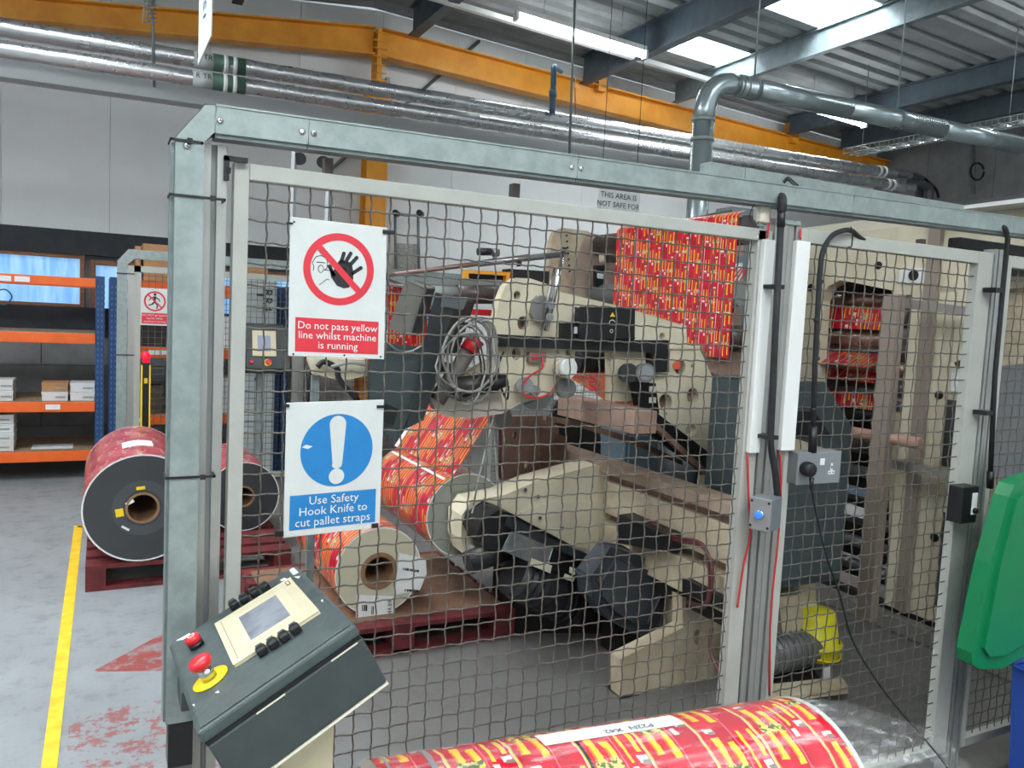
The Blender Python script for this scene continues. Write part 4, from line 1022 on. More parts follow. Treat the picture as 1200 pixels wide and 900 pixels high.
# right hand rollers & brackets beyond the web
for (px0, px1, py, rr0, m_, yy) in ((836, 862, 345, .05, roller_dk, 1.7), (846, 868, 396, .075, roller_dk, 1.62)):
    MB().cyl(PY(px0, py, yy), PY(px1, py+1, yy), rr0, n=24).build('guide_roller', m_, mc)
polyY([(838, 358), (868, 358), (868, 384), (838, 380)], 1.66, .05).build('end_bracket', pinkish, mc); polyY([(846, 360), (860, 361), (860, 366), (846, 365)], 1.655, .005).build('slot', blk, mc)
polyY([(818, 405), (868, 402), (868, 470), (846, 440), (832, 436)], 1.7, .05).build('end_bracket', pinkish, mc)
polyY([(848, 275), (872, 275), (872, 300), (848, 300)], 1.75, .05).build('end_bracket', pinkish, mc)
polyY([(838, 312), (870, 308), (870, 332), (838, 332)], 1.8, .005).build('film_strip', paper, mc)
b = MB()
for i in range(6): b.obox(PY(840+i*5, 331, 1.797), PY(853+i*5-2*(i > 3), 314, 1.797)-PY(840+i*5, 331, 1.797), (.012, 0, 0), (0, -.001, 0))
b.build('film_print', redp, mc)
# red web glimpsed in the side plate opening
o = sheet([PY(664, 440, 1.52), PY(735, 486, 1.52)], PY(716, 430, 1.9)-PY(666, 440, 1.52)).build('film_web', film_fine); tag(o, 'patch of red film visible through the opening of the side plate', 'film')

# grey galvanised column behind the plate
t = thing('machine_column', 'tall galvanised channel column right of the vertical film', 'column', (PY(868, 540, 1.95).x, 1.95, 0))
a = PY(848, 400, 1.95); c = PY(872, 400, 1.95); zt = PY(860, 242, 1.95).z
MB().box((a.x, 1.95, 0), (c.x, 2.10, zt)).build('front_channel', mat('column_grey', '7c868b', .5, .3, var=.08), t)
MB().box((c.x+.005, 1.90, 0), (c.x+.09, 2.0, zt-.1)).build('side_channel', galv_dark, t)
# dark panel/wedge above the top rail
polyY([(816, 254), (858, 245), (858, 258), (818, 256)], 1.9, .05).build('top_flap', mat('flap_brown', '5f5a54', .5), t)
# dark cabinet seen beneath machine
a = PY(733, 506, 2.9); c = PY(783, 560, 2.9)
t = thing('floor_cabinet', 'blue grey cabinet seen low behind the machine bed', 'cabinet', ((a.x+c.x)/2, 3.1, 0))
box('body', (a.x, 2.9, .02), (c.x, 3.5, a.z), mat('cabinet_blue', '5f727c', .5, var=.08), t, .01); box('door', (a.x+.03, 2.885, .1), (c.x-.12, 2.9, a.z-.03), MATS['cabinet_blue'], t, .004)
box('edge_trim', (c.x-.08, 2.88, .05), (c.x-.04, 2.9, a.z), white, t)
t = thing('storage_drum', 'dark tank behind the link bar below the side plate', 'tank', PY(800, 540, 2.3))
MB().cyl(PY(800, 600, 2.3), PY(800, 512, 2.3), .16, n=28).build('shell', mat('tank_dark', '33383a', .5), t)

# operator screens hanging left of the plate
sg = thing('operator_screen', 'tilted grey operator screen box facing away at the upper left of the machine', 'monitor', PY(480, 390, 1.35))
MB().prism([PY(476, 330, 1.25), PY(498, 338, 1.25), PY(482, 392, 1.25), PY(457, 384, 1.25)], (.10, .16, .01)).build('housing', mat('screen_back', '6a6962', .5, var=.1), sg, bevel=.006)
MB().prism([PY(498, 338, 1.24), PY(500, 339, 1.24), PY(484, 393, 1.24), PY(482, 392, 1.24)], (.10, .16, .01)).build('edge', blk, sg)
sg2 = thing('operator_screen', 'dark operator screen on a bracket between the grey box and the cable coil', 'monitor', PY(520, 400, 1.4))
MB().prism([PY(512, 345, 1.35), PY(536, 350, 1.35), PY(505, 440, 1.35), PY(492, 430, 1.35)], (.14, .14, 0)).build('housing', mat('graphite2', '2c3136', .45, var=.2), sg2, bevel=.008)
polyY([(521, 345), (548, 350), (542, 362), (517, 358)], 1.34, .14).build('hood', mat('graphite3', '565c5c', .45), sg2, bevel=.004)
op = thing('operator_console', 'large dark green operator panel hanging left of the film web', 'control panel', PY(460, 505, 1.4))
MB().prism([PY(436, 402, 1.3), PY(497, 410, 1.3), PY(500, 432, 1.3), PY(474, 500, 1.3), PY(462, 512, 1.3), PY(430, 498, 1.3)], (.03, .10, 0)).build('housing', mat('panel_green', '3a4647', .42, col2='323d3e'), op, bevel=.008)
MB().prism([PY(498, 412, 1.28), PY(520, 416, 1.28), PY(496, 492, 1.28), PY(478, 500, 1.28)], (.03, .12, 0)).build('side_face', mat('panel_green2', '2c3334', .45), op, bevel=.006)
polyY([(452, 474), (466, 480), (461, 497), (449, 494)], 1.28, .02).build('handle', blk, op, bevel=.003)
b = MB(); b.tube(smooth_path([PY(455, 402, 1.26), PY(466, 411, 1.26), PY(480, 412, 1.26), PY(495, 405, 1.26)], 6), .006, 6); b.build('handle_rail', steel, op)
tag(sheet([PY(456, 335, 2.0), PY(454, 420, 2.0)], (.28, .2, .0)).build('film_web', film_fine), 'red film glimpsed left of the operator screens', 'film')
# grey arm under coil
ga = thing('roller_arm', 'worn grey roller arm with red tip crossing behind the cable coil', 'machine arm', PY(530, 450, 1.35))
MB().cyl(PY(512, 470, 1.34), PY(556, 400, 1.34), .035, n=20).build('arm_tube', mat('arm_grey', '6f6c64', .5, var=.2), ga); MB().cyl(PY(548, 412, 1.33), PY(558, 398, 1.33), .038, n=20).build('red_tip', redp, ga)
MB().cyl(PY(533, 455, 1.30), PY(580, 448, 1.30), .045, n=20).build('drum', mat('drum_dark', '3b3934', .4, .3), ga); MB().cyl(PY(572, 452, 1.27), PY(592, 445, 1.27), .03, n=16).build('motor_tip', blk, ga)
polyY([(520, 415), (536, 414), (530, 426), (520, 424)], 1.3, .01).build('paper_tag', paper, ga)
# coil of cables
cc = thing('cable_coil', 'hanging tangle of looped grey cables in front of the side plate', 'cable', PY(550, 480, 1.2))
random.seed(3)
for k in range(7):
    cxp = 546+random.uniform(-8, 8); cyp = 424+random.uniform(-6, 8); rx = 30+random.uniform(-10, 6); ry = 46+random.uniform(-14, 6); ph = random.uniform(-.3, .3)
    pts = []
    for i in range(20):
        a_ = 2*PI*i/20; dx = rx*math.cos(a_)*(1+.12*math.sin(3*a_+k)); dy = ry*math.sin(a_)
        pts.append(PY(cxp+dx*math.cos(ph)-dy*math.sin(ph), cyp+dx*math.sin(ph)+dy*math.cos(ph), 1.22+.05*math.sin(a_*2+k)))
    MB().tube(pts, random.choice((.004, .005, .006)), 6, closed=True).build('cable_loop', random.choice((cable_g, cable_g, mat('cable_dark', '4c4d4a', .5))), cc)
for k in range(3): MB().tube(smooth_path([PY(545+k*8, 378, 1.22), PY(560+k*6, 372+k*2, 1.22), PY(575+k*3, 390, 1.24), PY(582, 420+k*4, 1.26)], 6), .005, 6).build('cable_lead', cable_g, cc)
MB().tube(smooth_path([PY(590, 412, 1.3), PY(584, 430, 1.3), PY(586, 450, 1.3), PY(594, 468, 1.3), PY(596, 452, 1.3)], 6), .005, 6).build('cable_lead', blk, cc)
# white bracket left with black tubing (between the two signs)
t = thing('pipe_bracket', 'pale bracket with black hoses seen between the two safety signs', 'bracket', PY(390, 430, 1.5))
polyY([(362, 420), (430, 422), (430, 440), (400, 446), (368, 438)], 1.5, .04).build('bracket_plate', beige, t, bevel=.003)
MB().tube(smooth_path([PY(372, 430, 1.46), PY(380, 424, 1.46), PY(395, 432, 1.46), PY(398, 445, 1.46), PY(420, 470, 1.46)], 5), .012, 8).build('hose', blk2, t)
pq = PY(366, 440, 1.53); box('stand_post', (pq.x, 1.53, 0), (pq.x+.03, 1.56, pq.z), galv_dark, t); MB().tube([PY(362, 415, 1.9), PY(362, 475, 1.9)], .012, 8).build('hose', blk, t); MB().tube(smooth_path([PY(388, 430, 1.45), PY(410, 425, 1.45), PY(430, 428, 1.45)], 5), .008, 8).build('hose', cable_g, t)
# tall thin frame against the wall, with clip lamps
t = thing('wall_frame', 'thin metal frame with mottled notice board on the rear wall', 'frame', PY(475, 320, 7.2))
for x in (463, 490): MB().cyl(PY(x, 250, 7.2), PY(x+1, 325, 7.2), .018, n=6).build('post', galv_dark, t)
MB().cyl(PY(463, 250, 7.2), PY(490, 252, 7.2), .01, n=6).build('cross_rail', galv, t)
for x in (463, 491): MB().cyl(PY(x, 249, 7.1), PY(x+3, 251, 7.2), .035, n=10).build('clip_head', blk, t)
polyY([(465, 285), (489, 286), (489, 325), (464, 325)], 7.25, .02).build('notice_board', mat('mottled_board', 'b8b8ac', .7, col2='7e8078', vscale=40), t)
t = thing('wall_frame', 'bright metal post pair with black knobs above the gate rail', 'frame', PY(350, 230, 5.0))
MB().tube([PY(345, 178, 5.0), PY(342, 265, 5.0)], .022, 4, smooth=False).build('post', mat('pale_post', 'c0c6c8', .4, .3), t); MB().cyl(PY(350, 186, 4.98), PY(352, 186, 5.05), .05, n=14).build('knob', blk, t)
MB().tube([PY(385, 215, 5.0), PY(383, 262, 5.0)], .022, 4, smooth=False).build('post', MATS['pale_post'], t); MB().cyl(PY(378, 190, 4.98), PY(380, 190, 5.05), .05, n=14).build('knob', blk, t)
# notice THIS AREA IS NOT SAFE FOR
t = thing('wall_notice', 'white notice reading THIS AREA IS NOT SAFE FOR above the rail', 'sign', PY(724, 232, 3.4))
a = PY(702, 216, 3.4); c = PY(747, 266, 3.4)
box('board', (a.x, 3.4, c.z), (c.x, 3.405, a.z), paper, t)
text_mesh('lettering', 'THIS AREA IS\nNOT SAFE FOR', .058, PY(725, 235.5, 3.397), EX, EZ, signblack, t, spacing=1.15)
for xx in (a.x+.03, c.x-.03): MB().cyl((xx, 3.41, a.z), (xx, 3.41, roofz(xx)), .003, n=4).build('hanging_wire', blk, t)

# ================================================================== PRINTING TOWER at right: face on plane X=XT
XT = 3.9
tw = thing('printing_tower', 'beige printing tower with rollers behind the right mesh panel', 'machine', (XT+.6, 1.0, 0))
def facebox(px0, px1, name, m, X=XT, th=.06, bev=.003):
    a = PX(*px0, X); c = PX(*px1, X); return MB().box((X, a.y, min(a.z, c.z)), (X+th, c.y, max(a.z, c.z))).build(name, m, tw, bevel=bev)
# side frame with curved window: polygon on plane X
panel = [(905, 285), (1300, 235), (1300, 330), (1046, 346), (1046, 340), (985, 328), (970, 336), (962, 352), (956, 440), (950, 520), (905, 520)]
polyX(panel, XT, .08).build('side_frame', beige, tw, bevel=.004)
polyX([(905, 272), (1115, 244), (1300, 219), (1300, 240), (905, 290)], XT+.02, .5).build('canopy', mat('beige_shade', 'cfc9b6', .5, var=.05), tw)
polyX([(1112, 243), (1300, 219), (1300, 226), (1112, 247)], XT-.15, .2).build('canopy_lip', white, tw)
polyX([(1045, 330), (1300, 300), (1300, 1000), (1140, 800), (1040, 745)], XT+.05, .04).build('backing_panel', beige_dirty, tw)
zb0 = PX(1036, 735, XT).z; 
def ypost(px0, px1, name, m, y0=300, y1=760, dX=0.0, th=.06):
    a = PX(px0, 560, XT+dX); c = PX(px1, 560, XT+dX); zt_ = PX((px0+px1)/2, y0, XT+dX).z
    return MB().box((XT+dX, c.y, .12), (XT+dX+th, a.y, zt_)).build(name, m, tw, bevel=.003)
ypost(1016, 1034, 'frame_post', mat('post_taupe', '8d8075', .5), 345, 740, -.35, .06)
ypost(1050, 1062, 'frame_post', beige, 335, 740, -.02)
ypost(1062, 1076, 'frame_strip', mat('post_taupe', ''), 262, 740, -.03)
for k, (x0, x1) in enumerate(((1077, 1100), (1101, 1140))): ypost(x0, x1, 'door_panel', beige, 330, 750, 0)
facebox((1105, 600), (1130, 722), 'vent_panel', mat('vent_dark', '3f3f40', .5), XT-.01, .02)
facebox((1110, 468), (1124, 550), 'switch_panel', mat('vent_dark', ''), XT-.01, .02)
facebox((1113, 425), (1127, 462), 'label_plate', mat('cream_plate', 'd8d4b4', .5), XT-.012, .01)
facebox((1115, 432), (1124, 460), 'printed_notice', paper, XT-.02, .008)
p = PX(1121, 425, XT-.03); MB().obox(p, (0, -.06, .03), (0, -.02, -.03), (-.02, 0, 0)).build('latch', blk, tw)
b = MB()
for q in ((1101, 463), (1030, 311), (951, 337), (1096, 630)): p = PX(q[0], q[1], XT); b.cyl(p-EX*.01, p+EX*.01, .022, n=12)
b.build('bolt_hole', blk, tw, stuff=True)
p = PX(1074, 323, XT); MB().obox(p+V((-.02, .09, .04)), (0, -.17, 0), (0, 0, -.08), (.02, 0, 0)).build('switch_plate', white, tw); MB().cyl(p-EX*.03, p, .028, n=12).build('switch', blk, tw)
polyX([(1060, 350), (1150, 362), (1150, 372), (1060, 361)], XT-.2, .06).build('arm_bar', mat('bar_grey', '8f8c84', .4, .3), tw)
polyX([(1040, 538), (1130, 556), (1130, 566), (1040, 548)], XT-.2, .06).build('arm_bar', MATS['bar_grey'], tw)
# base rail
a = PX(1034, 730, XT); c = PX(1110, 762, XT)
box('base_rail', (XT-.06, c.y-1.2, a.z-.0), (XT+.02, 2.9, a.z+.08), mat('bar_grey', ''), tw, .003)
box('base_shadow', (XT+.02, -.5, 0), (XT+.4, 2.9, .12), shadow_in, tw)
# rollers (run along Y), inside the frame
def yroll(px, py, r, m, X, x1=1045, name='print_roller', w=None):
    a = PX(px, py, X); c = PX(x1, py, X); n = MB().cyl((X, a.y, a.z), (X, c.y, a.z), r, n=24).build(name, m, tw); return n, a, c
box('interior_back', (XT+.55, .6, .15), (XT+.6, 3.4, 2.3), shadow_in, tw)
XI = XT+.22
for py, r, m_ in ((352, .045, roller_pk), (395, .06, roller_pk), (408, .05, roller_dk), (425, .035, mat('blurred_roller', 'c08070', .3, .2, var=.3)), (452, .06, roller_dk), (476, .05, blk), (505, .07, roller_dk)): yroll(955, py, r, m_, XI)
for py, r, m_ in ((372, .07, roller_dk), (392, .05, mat('motor_grey2', '')), (410, .06, roller_dk), (432, .045, roller_pk), (455, .05, roller_dk), (475, .03, steel)): yroll(1046, py, r, m_, XT+.05, 1072)
w3 = thing('film_web', 'bright red film passing over rollers inside the printing tower', 'film', PX(1000, 372, XI))
a = PX(955, 362, XI-.05); c = PX(1045, 362, XI-.05)
def wsheet(py0, py1, X0_, X1_):
    a = PX(960, py0, X0_); d = PX(960, py1, X1_); c = PX(1042, (py0+py1)/2, X0_)
    sheet([V((X0_, c.y, a.z)), V((X1_, c.y, d.z))], (0, a.y-c.y, 0)).build('web', film, w3)
wsheet(359, 384, XI-.06, XI-.08); wsheet(410, 426, XI-.05, XI-.2); wsheet(430, 442, XI-.04, XI-.12); wsheet(455, 472, XI-.06, XI-.07)
for i in range(7):
    yroll(985, 520+i*27, .035, random.choice((roller_dk, steel, mat('motor_grey2', ''))), XI, 1045, 'lower_roller')
polyX([(960, 560), (1020, 575), (1020, 585), (960, 568)], XI-.1, .02).build('film_strip', mat('strip_blue', '7d93ad', .3), tw)
polyX([(985, 588), (1024, 600), (1024, 612), (985, 600)], XI-.1, .02).build('film_strip', paper, tw)
polyX([(985, 670), (1045, 690), (1045, 720), (985, 700)], XI-.15, .02).build('drip_tray', mat('tray_grey', 'a5a09a', .5, var=.15), tw)
b = MB().cyl(PX(990, 505, XT-.3), PX(1080, 520, XT-.3), .03, n=16).build('handle_bar', mat('handle_pink', 'b08a78', .5), tw)
# machinery right of the third fence post
polyX([(1160, 430), (1260, 420), (1260, 560), (1160, 560)], XT-.3, .2).build('grey_cabinet', mat('cabinet_grey2', '6e7274', .5, var=.1), tw)
polyX([(1162, 300), (1300, 290), (1300, 325), (1162, 322)], XT-.1, .1).build('dark_box', blk, tw)

# blue grey control cabinet in front of the tower
cb = thing('control_cabinet', 'dark blue grey control cabinet with sloped top behind the socket', 'cabinet', PY(945, 690, .75))
a = PY(902, 448, .75); c = PY(992, 680, .75)
x0, x1 = PY(893, 560, .75).x, PY(992, 560, .75).x; z0 = PY(940, 684, .75).z; z1 = PY(902, 448, .75).z; z2 = PY(992, 500, .75).z
MB().prism([(x0, .75, z0), (x1, .75, z0), (x1, .75, z2), (x0+(x1-x0)*.62, .75, z1), (x0, .75, z1)], (0, .35, 0)).build('body', mat('cabinet_slate', '414c4f', .42, var=.1), cb, bevel=.006)
MB().prism([(x0+.02, .735, z0+.03), (x1-.03, .735, z0+.03), (x1-.03, .735, z1-.36), (x0+.02, .735, z1-.36)], (0, .02, 0)).build('door', mat('cabinet_slate', ''), cb, bevel=.003)
polyY([(905, 480), (955, 483), (975, 512), (905, 512)], .738, .012).build('dark_window', blk, cb)
polyY([(870, 506), (930, 513), (968, 526), (968, 540), (870, 525)], .70, .04).build('worktop_edge', beige_dirty, cb)
box('plinth', (x0+.22, .96, 0), (x1-.03, 1.08, z0), beige_dirty, cb, .004)
# pump under yellow bucket
pm = thing('pump_motor', 'grey pump motor on a base plate beneath the yellow bucket', 'motor', PZ(950, 815))
g = PZ(950, 815); yg = g.y+.05
a = PY(925, 776, yg); c = PY(985, 776, yg)
MB().cyl((a.x-.1, yg+.1, a.z), (c.x-.02, yg+.1, a.z), .085, n=28).build('motor_body', mat('motor_grey4', '6d706f', .45, .2), pm); MB().cyl((c.x-.02, yg+.1, a.z), (c.x+.02, yg+.1, a.z), .078, n=28).build('fan_cover', blk, pm)
bb = MB()
for i in range(8): bb.ring((a.x-.08+i*.035, yg+.1, a.z), EX, .083, .092, .006, 24)
bb.build('cooling_fin', MATS['motor_grey4'], pm, stuff=True)
polyY([(965, 783), (973, 781), (973, 795), (965, 797)], yg-.005, .002).build('rating_plate', paper, pm)
MB().prism([PZ(850, 832, .04), PZ(995, 812, .04), PZ(985, 798, .04), PZ(860, 812, .04)], (0, 0, .02)).build('base_plate', beige_dirty, pm, bevel=.003)
MB().prism([PZ(905, 800), PZ(960, 805), PZ(950, 790), PZ(900, 790)], (0, 0, .04)).build('foot', shadow_in, pm)
box('coupling', (a.x-.22, yg+.02, .06), (a.x-.1, yg+.18, a.z+.1), blk, pm, .006)
MB().prism([PY(912, 700, yg+.1), PY(940, 696, yg+.1), PY(942, 745, yg+.1), PY(918, 748, yg+.1)], (0, .06, 0)).build('bracket', beige_dirty, pm)
polyY([(938, 683), (955, 680), (958, 735), (940, 738)], yg+.16, .05).build('bracket', beige, pm)
bk = thing('yellow_bucket', 'bright yellow tub capping the pump behind the mesh', 'bucket', PY(962, 765, yg+.1))
p = PY(953, 752, yg+.12); q = PY(953, 714, yg+.12)
MB().lathe((p.x, yg+.12, p.z-.06), EZ, [(0, .115), (.02, .118), (.05, .122), (.055, .13), (.07, .13), (.075, .112), (q.z-p.z+.03, .095), (q.z-p.z+.055, .085), (q.z-p.z+.06, .001)], 30).build('tub', yellow_soft, bk)
MB().tube([V((p.x+.125*math.cos(i*.3-2.8), yg+.12+.125*math.sin(i*.3-2.8), p.z-.02-.03*math.sin(i*.3))) for i in range(11)], .004, 6).build('handle', yellow, bk)
# ================================================================== FOREGROUND GUARD FENCE (plane Y=0)
gf = thing('guard_fence', 'galvanised machine guard fence with wire mesh panels in the foreground', 'fence', (1.3, 0, 0))
P = lambda x, y, Y=0.0: PY(x, y, Y)
# cable trunk post and top rail, front at Y=-.055
YT = -.055
tx0 = P(203, 300, YT).x; tx1 = P(236, 300, YT).x; zT = P(252, 124, YT).z; zB = P(262, 156, YT).z
XE = P(1200, 262, YT).x+.6
cz = P(203, 160, YT).z; cxx = P(240, 122, YT).x
zsplit = P(195, 848, YT).z
MB().prism([(tx0, YT, zsplit), (tx1, YT, zsplit), (tx1, YT, P(236, 165, YT).z), (P(252, 152, YT).x, YT, zB), (P(252, 152, YT).x, YT, zT), (cxx, YT, zT), (tx0, YT, cz)], (0, .055, 0)).build('trunk_corner', galv, gf, bevel=.002)
box('trunk_side_flange', (tx0-.006, YT+.008, zsplit), (tx0, 0.0, cz-.01), galv_dark, gf)
box('trunk_open_end', (tx0+.004, YT+.004, zsplit-.10), (tx1, 0, zsplit-.001), blk, gf); box('trunk_end_lip', (tx0+.004, YT-.002, zsplit-.002), (tx1+.01, .0, zsplit+.012), galv, gf)
box('trunk_lower', (tx0+.01, YT+.01, 0), (tx1, -.002, zsplit-.10), galv_dark, gf)
pe = P(1173, 253, YT); sR = (pe.z-zT)/(pe.x-P(252, 124, YT).x); xT = P(252, 124, YT).x
dzr = lambda x: sR*(x-xT)
j = [P(252, 150, YT).x, P(361, 170, YT).x, P(677, 195, YT).x, P(1000, 240, YT).x, XE]
for i in range(4):
    xa, xb = j[i]+.0008, j[i+1]-.0008
    def sl(y0, y1, za, zb): return MB().prism([(xa, y0, za+dzr(xa)), (xb, y0, za+dzr(xb)), (xb, y0, zb+dzr(xb)), (xa, y0, zb+dzr(xa))], (0, y1-y0, 0))
    sl(YT, 0, zB, zT).build('trunk_rail', galv, gf, bevel=.002)
    sl(YT-.002, .012, zT, zT+.004).build('trunk_lid', galv, gf)
    sl(YT+.006, -.006, zB-.010, zB-.0005).build('rail_underside', galv_dark, gf)
def screw(x, z, y=YT, r=.0065):
    MB().lathe((x, y, z), (0, -1, 0), [(0, r), (.002, r), (.004, r*.6), (.004, .0005)], 14).build('screw', chrome, gf)
for px, py in ((258, 137), (354, 148), (368, 150), (670, 194), (681, 195), (219, 171)): p = P(px, py, YT); screw(p.x, zB+(zT-zB)*(.45 if px > 230 else .0)+dzr(p.x) if px > 230 else p.z)
# profile post next to it
def profile(x0, x1, z0, z1, y0=-.02, y1=.025, name='profile_post'):
    w = x1-x0; g = w*.22; cx = (x0+x1)/2; o = box(name, (x0, y0+.008, z0), (x1, y1, z1), alu_dark, gf)
    box('profile_face', (x0, y0, z0), (cx-g/2, y0+.0079, z1), alu, gf, .001); box('profile_face', (cx+g/2, y0, z0), (x1, y0+.0079, z1), alu, gf, .001)
    box('profile_side', (x0-.0015, y0+.001, z0), (x0, y1, z1), alu, gf); box('profile_side', (x1, y0+.001, z0), (x1+.0015, y1, z1), alu, gf)
px1 = P(262, 300).x
profile(tx1+.001, px1, 0, P(250, 171).z)
# cable ties round the post
for y0_, y1_, xr in ((163, 165, 236), (228, 226, 262), (560, 556, 250)):
    z = P(203, y0_, YT).z; xx = P(xr, y1_, -.02).x
    b = MB(); b.box((tx0-.008, YT-.003, z-.0025), (xx, YT-.0005, z+.0025)); b.box((tx0-.009, YT-.003, z-.0025), (tx0-.0065, .0, z+.0025)); b.box((xx-.004, YT-.003, z-.0025), (xx, -.02, z+.0025)); b.box((xx-.03, YT-.009, z-.005), (xx-.02, YT-.003, z+.005))
    b.build('cable_tie', blk, gf)
# hinge bracket
b = MB(); p = P(263, 187); b.box((p.x-.004, -.03, p.z-.045), (p.x+.006, -.022, p.z+.003)); q = P(288, 190); b.box((p.x-.004, -.03, p.z-.006), (q.x, -.022, p.z+.004)); b.box((p.x+.002, -.034, p.z-.03), (p.x+.009, -.022, p.z-.02))
b.build('hinge_bracket', blk, gf)

# door panel 1
WX = lambda px, py: P(px, py).x
dz1 = P(300, 194).z; dx0 = P(271, 300).x; dx1 = P(289, 300).x; ex0 = P(875, 400).x; ex1 = P(888, 400).x
fw = .032
def framebox(name, a, b): box(name, a, b, pframe, gf, .002)
zb_ = .10
framebox('panel_stile', (dx0, -.016, zb_), (dx1, .018, dz1)); framebox('panel_stile', (ex0, -.016, zb_), (ex1+.012, .018, P(890, 270).z))
zrail = P(290, 212).z
framebox('panel_rail', (dx1, -.016, zrail), (ex0+.03, .018, dz1)); framebox('panel_rail', (dx1, -.016, zb_), (ex0, .018, zb_+fw))
def crimped(b, p0, d, L, r, pitch, phase, y=0.0, amp=.0019, n=5):
    k = max(2, int(L/pitch*4)); pts = []
    for i in range(k+1):
        s = L*i/k; pts.append(V(p0)+V(d)*s+EY*(amp*math.cos(PI*s/pitch+phase)+y)+V((d[2], 0, d[0]))*(.0013*math.sin(PI*s/pitch*2)))
    b.tube(pts, r, n, smooth=True)
def mesh_panel(name, x0, x1, z0, z1, xoff, zoff, pitch=.0455, r=.0021):
    b = MB(); i = 0
    x = x0+((xoff-x0) % pitch)
    while x < x1: crimped(b, (x, 0, z0), (0, 0, 1), z1-z0+.012, r, pitch, PI*(i % 2)+(z0-zoff)/pitch*PI); x += pitch; i += 1
    z = z0+((zoff-z0) % pitch); i = 1
    while z < z1: crimped(b, (x0, 0, z), (1, 0, 0), x1-x0, r, pitch, PI*(i % 2)+(x0-xoff)/pitch*PI, amp=-.0022); z += pitch; i += 1
    return b.build(name, wire, gf, stuff=True)
zo = P(520, 257).z
mesh_panel('wire_mesh', dx1-.004, ex0+.004, zb_+.02, zrail+.006, .487, zo, .0449)
# white cover strips on the stiles either side of the middle post
for (x0p, x1p, yt, yb, yy) in ((875, 903, 279, 531, 400), (918, 941, 281, 528, 400)):
    a = P(x0p+9 if x0p < 900 else x0p+3, yy, -.02).x; c = P(x1p-7 if x0p < 900 else x1p-4, yy, -.02).x
    box('cable_cover', (a, -.034, P(x0p, yb, -.03).z), (c, -.0165, P(x0p+10, yt, -.03).z), white, gf, .002)
# middle post
mx0 = P(889, 400).x+.014; mx1 = P(925, 400).x-.006
zm = P(905, 262).z
profile(mx0, (mx0+mx1)/2-.001, 0, zm); profile((mx0+mx1)/2+.001, mx1, 0, zm)
a = P(898, 242, -.01); c = P(920, 262, -.01); box('post_cap_bracket', (mx0-.006, -.025, zm), (mx1-.01, .03, zB-.012), galv, gf)
# panel 2
f2x0 = mx1+.006; f2x1 = P(1150, 400).x; f2s = P(1133, 400).x; z2t = P(1000, 276).z; z2b = P(1000, 292).z
framebox('panel_stile', (f2x0, -.016, zb_), (f2x0+.028, .018, z2t)); framebox('panel_stile', (f2s, -.016, zb_), (f2x1, .018, z2t)); framebox('panel_rail', (f2x0+.028, -.016, z2b), (f2s, .018, z2t)); framebox('panel_rail', (f2x0+.028, -.016, zb_), (f2s, .018, zb_+fw))
mesh_panel('wire_mesh', f2x0+.024, f2s+.004, zb_+.02, z2b+.006, P(960, 400).x, P(960, 322).z, .0449)
# right post
rx0 = f2x1+.004; rx1 = rx0+.07; profile(rx0, rx0+.034, 0, P(1160, 292).z); profile(rx0+.036, rx1, 0, P(1160, 292).z)
# panel 3
f3 = rx1+.004; framebox('panel_stile', (f3, -.016, zb_), (f3+.03, .018, z2t)); framebox('panel_rail', (f3+.03, -.016, z2b), (f3+.9, .018, z2t)); framebox('panel_stile', (f3+.9, -.016, zb_), (f3+.93, .018, z2t)); framebox('panel_rail', (f3+.03, -.016, zb_), (f3+.9, .018, zb_+fw))
mesh_panel('wire_mesh', f3+.026, f3+.9, zb_+.02, z2b+.006, f3+.05, P(960, 322).z, .0449)
profile(f3+.94, f3+.98, 0, z2t)
# spacers between rail and panels
for px, py in ((385, 185), (605, 215), (879, 255), (1083, 272)): x = P(px, py, -.01).x; box('rail_spacer', (x-.008, -.012, dz1), (x+.010, .012, zB-.012), mat('spacer_brown', '3c3530', .5), gf)
# rear trunk run behind the top rail
YT2 = .22; a = P(832, 200, YT2); c = P(1130, 240, YT2); z = P(1000, 218, YT2).z
box('rear_trunk', (a.x, YT2, z-.075), (c.x, YT2+.05, z), galv, gf, .002)
box('rear_trunk_lid', (P(873, 200, YT2).x, YT2-.003, z-.07), (P(885, 200, YT2).x, YT2, z), galv, gf)
box('rear_sensor_box', (P(1120, 280, .1).x, .08, P(1120, 292, .1).z), (P(1215, 280, .1).x, .13, P(1120, 278, .1).z), blk, gf, .004)

# red wires at the middle post, magnetic sensors etc.
def cable(name, lab, pts, r, m, cat='cable', k=6, n=8):
    o = MB().tube(smooth_path(pts, k), r, n).build(name, m); return tag(o, lab, cat)
cable('red_cable', 'red cable entering the left white cover strip', [P(902, 243, .0), P(901, 262, -.01), P(899, 278, -.03)], .0035, redc)
cable('red_cable', 'red cable entering the right white cover strip', [P(930, 258, .0), P(937, 266, -.015), P(938, 280, -.03)], .0035, redc)
cable('red_cable', 'red cable under the left strip with a loose end', [P(876, 532, -.025), P(877, 580, -.03), P(879, 625, -.03), P(871, 665, -.03), P(864, 712, -.03)], .0035, redc)
cable('red_cable', 'long red cable running down right of the blue button box', [P(914, 530, -.025), P(915, 580, -.02), P(911, 640, -.02), P(903, 720, -.02), P(902, 815, -.02)], .0035, redc)
t = thing('door_sensor', 'small pale door sensor with looped black lead under the rail', 'sensor', P(890, 258)); a = P(886, 242, -.01); c = P(896, 262, -.01)
box('body', (a.x, -.03, c.z), (c.x, -.01, a.z), mat('sensor_cream', 'c9c4b4', .5), t, .002); MB().tube(smooth_path([P(891, 241, -.03), P(884, 240, -.03), P(879, 252, -.03), P(882, 262, -.03), P(889, 262, -.03)], 5), .0015, 5).build('lead', blk, t)
